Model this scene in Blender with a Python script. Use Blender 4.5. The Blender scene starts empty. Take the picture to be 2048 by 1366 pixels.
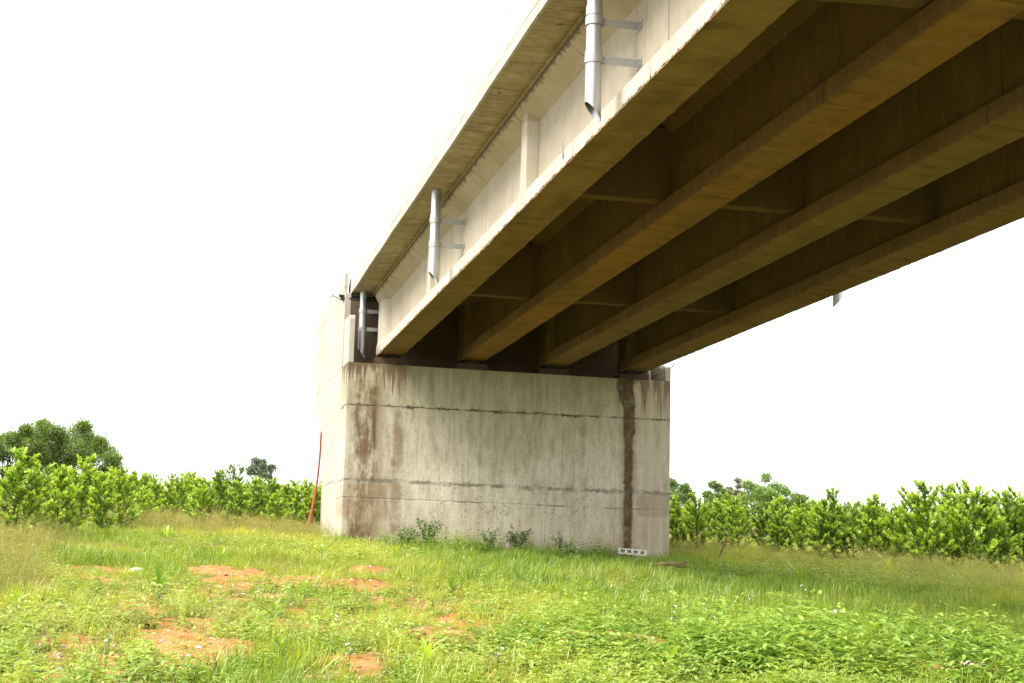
import bpy, math, random
import numpy as np
from mathutils import Matrix, Vector

# ------------------------------------------------------------------ camera, sky, sun, exposure
sc = bpy.context.scene
COL = sc.collection
CAM = Vector((-4.5778, -40.4667, 1.6))
c_r = Vector((0.97376626, -0.22613969, 0.02530043))
c_u = Vector((-0.05830521, -0.1404866, 0.98836431))
c_f = Vector((0.21995403, 0.96391097, 0.14998623))
cam_d = bpy.data.cameras.new('camera')
cam = bpy.data.objects.new('camera', cam_d); COL.objects.link(cam)
m = Matrix.Identity(4)
for i in range(3):
    m[i][0], m[i][1], m[i][2], m[i][3] = c_r[i], c_u[i], -c_f[i], CAM[i]
cam.matrix_world = m
cam_d.sensor_width = 36; cam_d.lens = 51.591
cam_d.clip_start = 0.1; cam_d.clip_end = 3000
sc.camera = cam

SUN_EL, SUN_AZ = math.radians(53), math.radians(255)       # azimuth clockwise from +Y: light from the left, a little behind the camera
w = bpy.data.worlds.new('World'); sc.world = w; w.use_nodes = True
nt = w.node_tree
sky = nt.nodes.new('ShaderNodeTexSky'); sky.sky_type = 'NISHITA'; sky.sun_disc = False
sky.sun_elevation = SUN_EL; sky.sun_rotation = SUN_AZ
sky.air_density = 1.0; sky.dust_density = 1.5; sky.ozone_density = 1.0
# thin bright overcast: the clear sky seen through an even white cloud sheet
hs = nt.nodes.new('ShaderNodeMix'); hs.data_type = 'RGBA'; hs.inputs[0].default_value = 0.80
nt.links.new(sky.outputs[0], hs.inputs[6]); hs.inputs[7].default_value = (4.6, 4.6, 4.6, 1)
nt.links.new(hs.outputs[2], nt.nodes['Background'].inputs[0])
nt.nodes['Background'].inputs[1].default_value = 0.11
sd = bpy.data.lights.new('sun', 'SUN'); sd.energy = 1.85; sd.angle = math.radians(32); sd.color = (1, 0.96, 0.90)
sun = bpy.data.objects.new('sun', sd); COL.objects.link(sun)
sdir = Vector((math.sin(SUN_AZ) * math.cos(SUN_EL), math.cos(SUN_AZ) * math.cos(SUN_EL), math.sin(SUN_EL)))
sun.rotation_euler = sdir.to_track_quat('Z', 'Y').to_euler(); sun.location = (-30, -30, 40)
sc.view_settings.view_transform = 'Standard'; sc.view_settings.look = 'None'
sc.view_settings.exposure = 2.05; sc.view_settings.gamma = 1
sc.cycles.use_denoising = True
sc.cycles.max_bounces = 8; sc.cycles.diffuse_bounces = 5; sc.cycles.transmission_bounces = 4
sc.cycles.sample_clamp_indirect = 6

R = random.Random(7)
NR = np.random.default_rng(11)

# ------------------------------------------------------------------ helpers
def tag(o, label=None, cat=None, group=None, kind=None):
    if label: o['label'] = label
    if cat: o['category'] = cat
    if group: o['group'] = group
    if kind: o['kind'] = kind
    return o

def empty(name, loc, label, cat, group=None):
    o = bpy.data.objects.new(name, None); COL.objects.link(o); o.location = loc
    o.empty_display_size = 0.2
    return tag(o, label, cat, group)

def link(name, me, mat, parent=None, local=False):
    if mat is not None and not me.materials: me.materials.append(mat)
    o = bpy.data.objects.new(name, me); COL.objects.link(o)
    if parent is not None:
        o.parent = parent
        if not local:
            top = Vector((0, 0, 0)); p = parent
            while p is not None:
                top += p.location; p = p.parent
            o.location = -top
    return o

class MB:
    """collects polygons; build() links them as one mesh object (vertices given in world space unless local)"""
    def __init__(s): s.v = []; s.f = []
    def poly(s, pts):
        n = len(s.v); s.v += [tuple(p) for p in pts]; s.f.append(tuple(range(n, n + len(pts))))
    def hexa(s, P):            # 8 corners: bottom 4 ccw, top 4 ccw
        n = len(s.v); s.v += [tuple(p) for p in P]
        for q in ((3, 2, 1, 0), (4, 5, 6, 7), (0, 1, 5, 4), (1, 2, 6, 5), (2, 3, 7, 6), (3, 0, 4, 7)):
            s.f.append(tuple(n + i for i in q))
    def box(s, x0, x1, y0, y1, z0, z1, T=lambda x, y, z: (x, y, z)):
        s.hexa([T(x0, y0, z0), T(x1, y0, z0), T(x1, y1, z0), T(x0, y1, z0), T(x0, y0, z1), T(x1, y0, z1), T(x1, y1, z1), T(x0, y1, z1)])
    def rings(s, rings, cap=True, close=True):
        n = len(s.v); k = len(rings[0])
        for r in rings: s.v += [tuple(p) for p in r]
        for a in range(len(rings) - 1):
            for b in range(k if close else k - 1):
                c = (b + 1) % k
                s.f.append((n + a * k + b, n + a * k + c, n + (a + 1) * k + c, n + (a + 1) * k + b))
        if cap:
            s.f.append(tuple(n + i for i in reversed(range(k))))
            s.f.append(tuple(n + (len(rings) - 1) * k + i for i in range(k)))
    def tube(s, pts, rad, k=8, cap=True):
        pts = [Vector(p) for p in pts]; rs = []
        for i, p in enumerate(pts):
            d = (pts[min(i + 1, len(pts) - 1)] - pts[max(i - 1, 0)]).normalized()
            a = d.cross(Vector((0, 0, 1))) if abs(d.z) < 0.95 else d.cross(Vector((0, 1, 0)))
            a.normalize(); b = d.cross(a)
            r = rad[i] if isinstance(rad, (list, tuple)) else rad
            rs.append([p + a * math.cos(t * 2 * math.pi / k) * r + b * math.sin(t * 2 * math.pi / k) * r for t in range(k)])
        s.rings(rs, cap)
    def mesh(s, name, smooth=False):
        me = bpy.data.meshes.new(name); me.from_pydata(s.v, [], s.f); me.update()
        if smooth: me.polygons.foreach_set('use_smooth', [True] * len(me.polygons))
        return me
    def build(s, name, mat, parent=None, bevel=0, smooth=False, local=False):
        o = link(name, s.mesh(name, smooth), mat, parent, local)
        if bevel:
            b = o.modifiers.new('bevel', 'BEVEL'); b.width = bevel; b.segments = 2; b.limit_method = 'ANGLE'; b.angle_limit = 0.6
        return o

def np_mesh(name, V, face_sets, attrs=None, smooth=False):
    """V (n,3); face_sets list of (m,k) index arrays; attrs: name -> (n,) float point attributes"""
    me = bpy.data.meshes.new(name)
    me.vertices.add(len(V)); me.vertices.foreach_set('co', np.asarray(V, np.float32).ravel())
    if face_sets:
        loops = np.concatenate([f.ravel() for f in face_sets]); tot = np.concatenate([np.full(len(f), f.shape[1]) for f in face_sets])
        start = np.concatenate([[0], np.cumsum(tot)[:-1]])
        me.loops.add(len(loops)); me.loops.foreach_set('vertex_index', loops.astype(np.int32))
        me.polygons.add(len(tot)); me.polygons.foreach_set('loop_start', start.astype(np.int32)); me.polygons.foreach_set('loop_total', tot.astype(np.int32))
        if smooth: me.polygons.foreach_set('use_smooth', np.ones(len(tot), bool))
    for k, a in (attrs or {}).items():
        a = np.asarray(a, np.float32)
        if a.ndim == 1:
            at = me.attributes.new(k, 'FLOAT', 'POINT'); at.data.foreach_set('value', a)
        else:
            at = me.attributes.new(k, 'FLOAT_VECTOR', 'POINT'); at.data.foreach_set('vector', a.ravel())
    me.update(calc_edges=True); me.validate()
    return me

def unit(a): return a / np.maximum(np.linalg.norm(a, axis=-1, keepdims=True), 1e-9)

# leaf outlines: (along, across, lift) and faces
LEAF = (np.array([(0, 0, 0), (.22, .36, .05), (.22, -.36, .05), (.55, .5, .06), (.55, -.5, .06), (.82, .3, .03), (.82, -.3, .03), (1, 0, 0), (.22, 0, 0), (.55, 0, 0), (.82, 0, 0)], float),
        [np.array([(8, 9, 3, 1), (2, 4, 9, 8), (9, 10, 5, 3), (4, 6, 10, 9)]), np.array([(0, 8, 1), (0, 2, 8), (10, 7, 5), (6, 7, 10)])])
LEAF_S = (np.array([(0, 0, 0), (.35, .5, .04), (.35, -.5, .04), (.75, .38, .02), (.75, -.38, .02), (1, 0, 0)], float),
          [np.array([(1, 2, 4, 3)]), np.array([(0, 2, 1), (3, 4, 5)])])
BLADE = (np.array([(0, .5, 0), (0, -.5, 0), (.4, .42, 0), (.4, -.42, 0), (.75, .26, 0), (.75, -.26, 0), (1, 0, 0)], float),
         [np.array([(0, 1, 3, 2), (2, 3, 5, 4)]), np.array([(4, 5, 6)])])

def batch(tmpl, P, d, n, L, Wd, bend):
    """many copies of a flat outline: base P, direction d, up-normal n, length L, width Wd, droop bend"""
    T, F = tmpl; d = unit(d); s = unit(np.cross(d, n)); n2 = np.cross(s, d)
    L = np.broadcast_to(L, len(P)); Wd = np.broadcast_to(Wd, len(P)); bend = np.broadcast_to(bend, len(P))
    t, a, l = T[:, 0], T[:, 1], T[:, 2]
    V = P[:, None, :] + d[:, None, :] * (t[None, :, None] * L[:, None, None]) + s[:, None, :] * (a[None, :, None] * Wd[:, None, None]) \
        + n2[:, None, :] * ((l[None, :] * Wd[:, None] * 3 - (t ** 2)[None, :] * (bend * L)[:, None])[:, :, None])
    k = len(T); off = (np.arange(len(P)) * k)[:, None, None]
    return V.reshape(-1, 3), [(f[None] + off).reshape(-1, f.shape[1]) for f in F], k

def vnoise(x, y, seed=0):
    """smooth value noise on arrays, about -1..1"""
    x = np.asarray(x, float); y = np.asarray(y, float)
    xi = np.floor(x).astype(np.int64); yi = np.floor(y).astype(np.int64); xf = x - xi; yf = y - yi
    def h(a, b):
        q = (a * 374761393 + b * 668265263 + seed * 1442695041) & 0xffffffff
        q = ((q ^ (q >> 13)) * 1274126177) & 0xffffffff
        return ((q ^ (q >> 16)) & 0xffff) / 32767.5 - 1
    u = xf * xf * (3 - 2 * xf); v = yf * yf * (3 - 2 * yf)
    return (h(xi, yi) * (1 - u) + h(xi + 1, yi) * u) * (1 - v) + (h(xi, yi + 1) * (1 - u) + h(xi + 1, yi + 1) * u) * v

MOUNDS = [(-1.75,-18.35,.78,.30,.13),(-2.45,-17.3,.45,.4,.08),(-1.85,-24.95,.55,.5,.12),(-.95,-23.3,.5,.5,.09),(-.45,-24.1,.45,.4,.07),(.15,-25.1,.6,.5,.06),(-2.9,-27.5,.55,.6,.10),(-3.95,-26.75,.5,.5,.10),(-4.4,-26.0,.3,.4,.08),(-5.45,-26.4,.4,.5,.07),(-3.4,-15.5,.6,.7,.09),(-3.9,-14.8,.4,.5,.07),(-1.0,-13.5,.35,.5,.09),(2.75,-27.5,.4,.4,.08),(4.1,-21.9,.55,.5,.08),(-4.9,-22.9,.4,.5,.07),(-3.1,-21.9,.4,.6,.08)]      # low heaps of loose orange soil: x, y, half width, half depth, height
def ground_z(x, y):
    x = np.asarray(x, float); y = np.asarray(y, float); D = y + 40.5
    z = .052 * np.minimum(D, 50.5) + .043 * np.clip(D - 50.5, 0, 60) + .012 * np.clip(D - 110, 0, 100)
    k = np.where(x < 0, .022, .022 - .018 * np.clip((y + 2) / 10, 0, 1))
    z = z - k * np.clip(x, -10, 30) * np.clip(D / 40, 0, 1)
    z = z - .17 * np.clip(1.25 - np.hypot((x - 5.5) / 8, (y + 1.5) / 8), 0, 1)
    fade = np.clip(1.4 - np.abs(D - 30) / 60, 0, 1)
    near_wall = np.clip(np.maximum(np.abs(x - 4.5) - 5, np.abs(y - 3) - 5) / 2, 0.15, 1)
    z = z + (vnoise(x * .35, y * .35, 3) * .05 + vnoise(x * 1.1, y * 1.1, 4) * .022 + vnoise(x * 3.1, y * 3.1, 5) * .010) * fade * near_wall
    for cx, cy, rx, ry, h in MOUNDS:
        q = np.hypot((x - cx) / (rx * 1.5), (y - cy) / (ry * 2.2)); z = z + h * np.clip(1 - q * q, 0, 1) ** 2 * (1 + .35 * vnoise(x * 4, y * 4, 7))
    return z
def gz(x, y): return float(ground_z(x, y))

# ------------------------------------------------------------------ material helper
class NT:
    def __init__(s, name):
        s.mat = bpy.data.materials.new(name); s.mat.use_nodes = True; s.t = s.mat.node_tree
        s.out = s.t.nodes['Material Output']; s.bsdf = s.t.nodes['Principled BSDF']
    def n(s, typ, **kw):
        x = s.t.nodes.new(typ)
        for k, v in kw.items(): setattr(x, k, v)
        return x
    def set(s, sock, v):
        if isinstance(v, bpy.types.NodeSocket): s.t.links.new(v, sock)
        elif isinstance(v, (tuple, list)) and len(v) == 3 and sock.type == 'RGBA': sock.default_value = (*v, 1)
        else: sock.default_value = v
    def pos(s): return s.n('ShaderNodeNewGeometry').outputs['Position']
    def obj(s): return s.n('ShaderNodeTexCoord').outputs['Object']
    def math(s, op, a, b=0.0, clamp=False):
        x = s.n('ShaderNodeMath', operation=op); x.use_clamp = clamp
        s.set(x.inputs[0], a); s.set(x.inputs[1], b); return x.outputs[0]
    def mul(s, a, b): return s.math('MULTIPLY', a, b)
    def add(s, a, b): return s.math('ADD', a, b)
    def sub(s, a, b): return s.math('SUBTRACT', a, b)
    def mx(s, a, b): return s.math('MAXIMUM', a, b)
    def scale(s, v, xyz):
        x = s.n('ShaderNodeVectorMath', operation='MULTIPLY'); s.set(x.inputs[0], v); x.inputs[1].default_value = xyz; return x.outputs[0]
    def sep(s, v):
        x = s.n('ShaderNodeSeparateXYZ'); s.set(x.inputs[0], v); return x.outputs
    def noise(s, v, scale=1, detail=3, rough=.55, dist=0):
        x = s.n('ShaderNodeTexNoise'); s.set(x.inputs['Vector'], v); x.inputs['Scale'].default_value = scale
        x.inputs['Detail'].default_value = detail; x.inputs['Roughness'].default_value = rough; x.inputs['Distortion'].default_value = dist
        return x.outputs['Fac']
    def voro(s, v, scale=1, feature='F1'):
        x = s.n('ShaderNodeTexVoronoi', feature=feature); s.set(x.inputs['Vector'], v); x.inputs['Scale'].default_value = scale
        return x.outputs['Distance']
    def step(s, v, a, b, lo=0.0, hi=1.0):
        x = s.n('ShaderNodeMapRange', interpolation_type='SMOOTHSTEP'); s.set(x.inputs[0], v)
        s.set(x.inputs[1], a); s.set(x.inputs[2], b); s.set(x.inputs[3], lo); s.set(x.inputs[4], hi); return x.outputs[0]
    def band(s, v, c, half, soft):     # 1 near v == c
        return s.step(s.math('ABSOLUTE', s.sub(v, c)), half, s.add(half, soft) if isinstance(half, bpy.types.NodeSocket) else half + soft, 1.0, 0.0)
    def mix(s, f, a, b, blend='MIX'):
        x = s.n('ShaderNodeMix', data_type='RGBA', blend_type=blend); x.clamp_factor = True
        s.set(x.inputs[0], f); s.set(x.inputs[6], a); s.set(x.inputs[7], b); return x.outputs[2]
    def attr(s, name, typ='GEOMETRY'): 
        x = s.n('ShaderNodeAttribute', attribute_type=typ, attribute_name=name); return x.outputs['Fac']
    def bump(s, h, strength=.3, dist=.02):
        x = s.n('ShaderNodeBump'); x.inputs['Strength'].default_value = strength; x.inputs['Distance'].default_value = dist
        s.set(x.inputs['Height'], h); s.set(s.bsdf.inputs['Normal'], x.outputs[0])
    def base(s, c, rough=.9, spec=.2, metal=0):
        s.set(s.bsdf.inputs['Base Color'], c); s.set(s.bsdf.inputs['Roughness'], rough)
        s.bsdf.inputs['Specular IOR Level'].default_value = spec; s.bsdf.inputs['Metallic'].default_value = metal
        return s.mat

def concrete(name, ca, cb, streak=.25, pits=.5, stain=(.16, .11, .06), extra=None, rough=.92, board=None, grain=.12, mott=(1.5, 1.5, .45)):
    """cast concrete: blotches, vertical run marks, grain, pin holes; board = (axis, spacing, offset) of thin form joints"""
    N = NT(name); P = N.pos(); x, y, z = N.sep(P)
    big = N.noise(P, .55, 4, .6); col = N.mix(N.step(big, .3, .7), ca, cb)
    run = N.noise(N.scale(P, (5.5, 5.5, .22)), 1, 4, .6)
    col = N.mix(N.mul(N.step(run, .52, .74), streak), col, stain)
    run2 = N.noise(N.scale(P, (13, 13, .5)), 1, 2, .5)
    col = N.mix(N.mul(N.step(run2, .56, .72), streak * .6), col, tuple(min(.75, v * 1.25 + .03) for v in ca))
    med = N.noise(N.scale(P, mott), 3.2, 5, .65)
    col = N.mix(N.step(med, .42, .72, 0, .42), col, stain); col = N.mix(N.step(med, .48, .28, 0, .35), col, tuple(min(.75, v * 1.3 + .02) for v in ca))
    sp = N.noise(P, 11, 4, .75); col = N.mix(N.step(sp, .52, .70, 0, .35), col, stain); col = N.mix(N.step(sp, .46, .30, 0, .25), col, tuple(min(.75, v * 1.3 + .02) for v in ca))
    g = N.noise(P, 45, 3, .7)
    col = N.mix(N.step(g, .35, .8, 0, grain), col, (.10, .09, .07))
    pit = N.step(N.voro(N.scale(P, (1, 1, .75)), 7.5), .05, .11, 1, 0)
    pm = N.mul(N.mul(pit, N.step(N.noise(P, 1.1, 2), .5, .62)), pits)
    col = N.mix(pm, col, (.09, .075, .055))
    h = N.add(N.mul(g, .25), N.add(N.mul(med, .6), N.mul(sp, .3)))
    if extra:
        col, h = extra(N, P, x, y, z, col, h)
    if board:
        for ax, pitch, off in board:
            c = (x, y, z)[ax]
            fr = N.math('FRACT', N.math('DIVIDE', N.add(c, off + 500 * pitch), pitch))
            wob = N.mul(N.sub(N.noise(P, 2.5, 2), .5), .012 / pitch)
            ln = N.band(N.add(fr, wob), .5, .008 / pitch, .012 / pitch)
            col = N.mix(N.mul(ln, N.step(N.noise(P, 1.7, 2), .35, .6, .25, .8)), col, (.07, .055, .04))
            h = N.sub(h, N.mul(ln, .8))
    h = N.sub(h, N.mul(pm, 1.0))
    N.bump(h, .45, .02)
    return N.base(col, rough, .15)

def wall_stains(N, P, x, y, z, col, h):
    """front wall: pour joints, run-off stains from the seat, honeycomb band, ragged dark water streak"""
    wob = N.sub(N.noise(P, 1.6, 4, .7), .5); wob2 = N.sub(N.noise(P, 6, 3, .7), .5)
    top = N.sub(7.046, N.mul(x, .0231))
    dtop = N.sub(top, z)                                            # depth below the seat edge
    tone = N.noise(N.scale(P, (.9, .9, .35)), 1, 3)
    col = N.mix(N.step(dtop, .2, 3.4, .45, 0), col, (.26, .24, .125))          # olive tinge of the upper lift
    col = N.mix(N.mul(N.step(z, 4.0, 2.2), N.step(tone, .3, .7, .25, .7)), col, (.42, .32, .21))   # earth splash of the lowest lift
    # fine vertical form marks
    fm = N.noise(N.scale(P, (22, 22, .6)), 1, 3, .6)
    col = N.mix(N.step(fm, .5, .75, 0, .35), col, (.22, .17, .10))
    fm2 = N.noise(N.scale(P, (16, 16, .35)), 1, 2, .6)
    col = N.mix(N.step(fm2, .58, .75, 0, .35), col, (.60, .54, .42))
    # drips under the seat edge, long and short
    dn = N.noise(N.scale(P, (6.5, 6.5, .12)), 1, 4, .7)
    ln = N.step(dn, .40, .72, .05, 1.25)
    side = N.mx(N.step(x, 2.1, 1.0), N.step(x, 7.4, 7.8))
    drip = N.mul(N.step(N.sub(dtop, ln), -.1, .12, 1, 0), N.add(N.mul(side, .75), .12))
    col = N.mix(drip, col, (.115, .07, .032))
    # brown staining by the left corner
    def streak(c, half, soft, wa, wb):
        return N.band(N.add(N.add(x, N.mul(wob, wa)), N.mul(wob2, wb)), c, half, soft)
    mot = N.step(N.noise(N.scale(P, (2.4, 2.4, 1.1)), 1, 5, .7), .36, .62)
    col = N.mix(N.mul(N.mul(streak(.52, .22, .3, .25, .12), mot), .95), col, (.15, .09, .04))
    col = N.mix(N.mul(N.mul(streak(.78, .015, .05, .1, .04), mot), .8), col, (.12, .075, .04))
    col = N.mix(N.mul(streak(1.45, .07, .16, .3, .1), N.step(N.noise(P, 2, 3), .35, .65, .2, .8)), col, (.20, .13, .07))
    col = N.mix(N.mul(streak(.95, .02, .25, .3, .1), .4), col, (.22, .15, .08))
    low = N.mul(N.step(z, 2.6, 2.9), N.step(z, 3.85, 3.6))
    col = N.mix(N.mul(N.mul(low, streak(.6, .5, .4, .3, .1)), N.step(mot, 0, 1, .3, .65)), col, (.23, .15, .085))
    # the ragged wet streak right of the fourth girder
    wid = N.step(z, 5.7, 6.4, .085, .20)
    wid = N.mx(wid, N.step(z, 5.0, 5.4, .0, .13))
    ctr = N.step(z, 5.9, 6.7, 7.86, 7.74)
    wob3 = N.sub(N.noise(N.scale(P, (14, 14, 9)), 1, 3, .7), .5)
    sx = N.math('ABSOLUTE', N.sub(N.add(N.add(N.add(x, N.mul(wob, .07)), N.mul(wob2, .12)), N.mul(wob3, .07)), ctr))
    wet = N.mul(N.step(sx, wid, N.add(wid, .07), 1, 0), N.step(N.noise(P, 4.5, 5, .75), .25, .62, .55, .97))
    halo = N.mul(N.step(sx, N.add(wid, .02), N.add(wid, .28), .5, 0), N.step(z, 6.6, 5.2))
    col = N.mix(halo, col, (.24, .165, .09))
    col = N.mix(wet, col, (.085, .05, .022))
    # right end: pale runs and a damp band
    col = N.mix(N.mul(streak(8.48, .03, .04, .08, .03), .55), col, (.60, .54, .42))
    col = N.mix(N.mul(streak(8.8, .025, .04, .08, .03), .4), col, (.60, .54, .42))
    rb = N.mul(N.mul(N.step(x, 8.05, 8.2), N.step(z, 2.95, 3.05)), N.step(z, 3.66, 3.55))
    col = N.mix(N.mul(rb, .45), col, (.22, .15, .09))
    col = N.mix(N.mul(N.step(x, 8.1, 8.4), .30), col, (.34, .245, .16))
    # pour joints
    rag = N.mul(N.sub(N.noise(N.scale(P, (3.2, 3.2, 1)), 1, 5, .75), .45), .16)
    rag2 = N.sub(N.noise(N.scale(P, (9, 9, 2)), 1, 3, .7), .5)
    z1 = N.sub(5.865, N.mul(x, .0145)); z3 = N.sub(3.785, N.mul(x, .0145)); z4 = N.sub(3.30, N.mul(x, .012))
    lw = N.step(N.noise(N.scale(P, (2.6, 2.6, 2.6)), 1, 5, .85), .46, .70, .004, .075)
    lw3 = N.step(N.noise(N.scale(P, (1.7, 1.7, 1.7)), 1, 5, .85), .42, .72, .006, .085)
    j1 = N.band(N.add(N.add(z, N.mul(rag, .45)), N.mul(rag2, .05)), z1, lw, .022)
    col = N.mix(N.mul(j1, N.step(N.noise(P, 2.9, 4, .7), .32, .58, .15, .95)), col, (.09, .075, .05))
    j3 = N.band(N.add(N.add(z, N.mul(rag, .4)), N.mul(rag2, .07)), z3, lw3, .05)
    col = N.mix(N.mul(j3, N.step(N.noise(P, 2.6, 4, .7), .35, .62, .12, .8)), col, (.15, .13, .10))
    j4 = N.band(N.add(z, N.mul(rag, .12)), z4, .010, .02)
    col = N.mix(N.mul(j4, N.step(N.noise(P, 1.5, 4, .7), .47, .62, .04, .75)), col, (.16, .13, .10))
    # honeycomb pock marks in the lowest lift
    pz = N.mul(N.step(z, 4.1, 3.6), N.mul(N.step(x, 1.6, 3.0), N.step(x, 7.6, 6.6)))
    cell = N.voro(N.scale(P, (1, 1, .8)), 10)
    pk = N.mul(N.step(N.add(cell, N.mul(wob2, .12)), .15, .24, 1, 0), N.mul(N.step(N.noise(P, 2.1, 3), .42, .54), pz))
    col = N.mix(N.mul(pk, .75), col, (.13, .105, .075))
    pz2 = N.mul(N.step(N.voro(P, 4.6), .05, .11, 1, 0), N.step(N.noise(P, 1.3, 2), .42, .55))
    col = N.mix(N.mul(pz2, .7), col, (.10, .08, .055))
    h = N.sub(N.sub(h, N.mul(pk, 1.2)), N.add(N.mul(j1, 1.2), N.add(N.mul(j3, .7), N.mul(j4, .8))))
    return col, h

def wing_marks(N, P, x, y, z, col, h):
    rag = N.mul(N.sub(N.noise(P, 3.2, 4, .75), .5), .12)
    for zj, s in ((9.28, .9), (7.10, .6), (3.85, .7)):
        j = N.band(N.add(z, rag), zj, .012, .03)
        col = N.mix(N.mul(j, N.step(N.noise(P, 2, 3), .4, .62, .05, s)), col, (.10, .085, .06))
    return col, h

def parapet_marks(N, P, x, y, z, col, h):
    zz = N.add(z, N.add(N.mul(x, .0309), N.mul(y, .0078)))
    rag = N.mul(N.sub(N.noise(P, 2.2, 4, .75), .5), .08)
    j = N.band(N.add(zz, rag), 9.50, .008, .016)
    col = N.mix(N.mul(j, N.step(N.noise(P, 1.2, 3), .38, .6, .2, .9)), col, (.20, .16, .10))
    dk = N.mul(N.step(N.noise(N.scale(P, (5, 5, 1.0)), 1, 4, .7), .60, .72), .75)
    col = N.mix(dk, col, (.22, .18, .12))
    return col, h

def soffit_marks(N, P, x, y, z, col, h):
    brd = N.noise(N.scale(P, (.7, 9, 9)), 1, 4, .65)
    col = N.mix(N.step(brd, .45, .72, 0, .6), col, (.19, .145, .09))
    spots = N.mul(N.step(N.noise(N.scale(P, (4, 14, 4)), 1, 3, .7), .60, .69), N.step(N.noise(P, .9, 2), .42, .58))
    col = N.mix(N.mul(spots, .85), col, (.06, .045, .03))
    dots = N.mul(N.step(N.voro(N.scale(P, (1.2, .55, 1)), 1.6), .03, .05, 1, 0), 1)
    col = N.mix(dots, col, (.03, .025, .02))
    return col, h

def girder_marks(N, P, x, y, z, col, h):
    rust = N.mul(N.step(N.noise(N.scale(P, (3, 3, .6)), 1, 4, .7), .62, .74), N.step(N.noise(P, .6, 2), .5, .66))
    col = N.mix(N.mul(rust, .5), col, (.34, .17, .07))
    lon = N.noise(N.scale(P, (6, .5, 6)), 1, 3, .6)
    col = N.mix(N.step(lon, .5, .75, 0, .3), col, (.24, .17, .09))
    # light and shade painted in: outward faces paler, inner webs and undersides brown
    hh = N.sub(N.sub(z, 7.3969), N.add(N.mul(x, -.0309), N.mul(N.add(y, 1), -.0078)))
    vs = N.noise(N.scale(P, (7, 7, .8)), 1, 4, .65); bare = N.mul(N.mx(N.step(x, 1.13, 1.105), N.step(x, 8.19, 8.215)), N.mul(N.step(hh, .012, .03), N.step(hh, 1.50, 1.54, 1.0, .68)))  # lit-face mask, weaker on the haunch to paint its shade
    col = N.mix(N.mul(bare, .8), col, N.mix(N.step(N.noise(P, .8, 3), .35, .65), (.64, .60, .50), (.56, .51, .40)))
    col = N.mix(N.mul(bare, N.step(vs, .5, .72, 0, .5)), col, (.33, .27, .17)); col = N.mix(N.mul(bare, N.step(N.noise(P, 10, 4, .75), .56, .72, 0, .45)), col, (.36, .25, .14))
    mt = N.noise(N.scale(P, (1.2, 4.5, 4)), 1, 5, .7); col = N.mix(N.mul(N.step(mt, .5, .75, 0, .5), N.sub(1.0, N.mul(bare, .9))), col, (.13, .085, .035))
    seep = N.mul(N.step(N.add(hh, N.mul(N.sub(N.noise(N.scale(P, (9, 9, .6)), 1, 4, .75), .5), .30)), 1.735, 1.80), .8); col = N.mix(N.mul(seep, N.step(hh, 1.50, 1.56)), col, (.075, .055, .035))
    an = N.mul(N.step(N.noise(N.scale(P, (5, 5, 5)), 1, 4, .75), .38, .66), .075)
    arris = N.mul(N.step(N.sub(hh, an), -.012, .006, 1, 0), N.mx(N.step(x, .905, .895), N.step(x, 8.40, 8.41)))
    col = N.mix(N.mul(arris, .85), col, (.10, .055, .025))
    shade_brown = N.mul(N.step(hh, .03, .01), N.step(N.noise(N.scale(P, (2, .35, 2)), 1, 4, .6), .3, .7, .25, .9))
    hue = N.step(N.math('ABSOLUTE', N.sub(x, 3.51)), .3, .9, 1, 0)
    col = N.mix(shade_brown, col, N.mix(hue, (.285, .185, .088), (.33, .165, .052)))
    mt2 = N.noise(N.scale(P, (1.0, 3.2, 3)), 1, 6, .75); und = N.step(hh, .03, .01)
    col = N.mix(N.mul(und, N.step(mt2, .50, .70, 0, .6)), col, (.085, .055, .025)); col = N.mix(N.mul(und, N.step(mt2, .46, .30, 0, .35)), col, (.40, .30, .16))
    return col, h

M = {}
M['wall'] = concrete('abutment_concrete', (.67, .61, .475), (.54, .48, .355), .3, .35, extra=wall_stains, grain=.16)
M['wing'] = concrete('wing_concrete', (.49, .46, .39), (.43, .395, .32), .22, .4, stain=(.30, .24, .15), extra=wing_marks)
M['parapet'] = concrete('parapet_concrete', (.49, .47, .42), (.43, .41, .35), .2, .3, stain=(.34, .28, .18), extra=parapet_marks)
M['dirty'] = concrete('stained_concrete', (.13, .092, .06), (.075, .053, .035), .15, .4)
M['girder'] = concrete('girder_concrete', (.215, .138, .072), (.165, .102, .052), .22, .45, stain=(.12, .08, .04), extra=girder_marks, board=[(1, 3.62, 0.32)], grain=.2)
M['soffit'] = concrete('soffit_concrete', (.45, .38, .275), (.36, .295, .20), .1, .9, stain=(.15, .11, .06), extra=soffit_marks, board=[(1, 3.62, 1.1)], mott=(1, 1, 1))
M['diaphragm'] = concrete('diaphragm_concrete', (.18, .115, .06), (.135, .085, .042), .5, .5)

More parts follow.
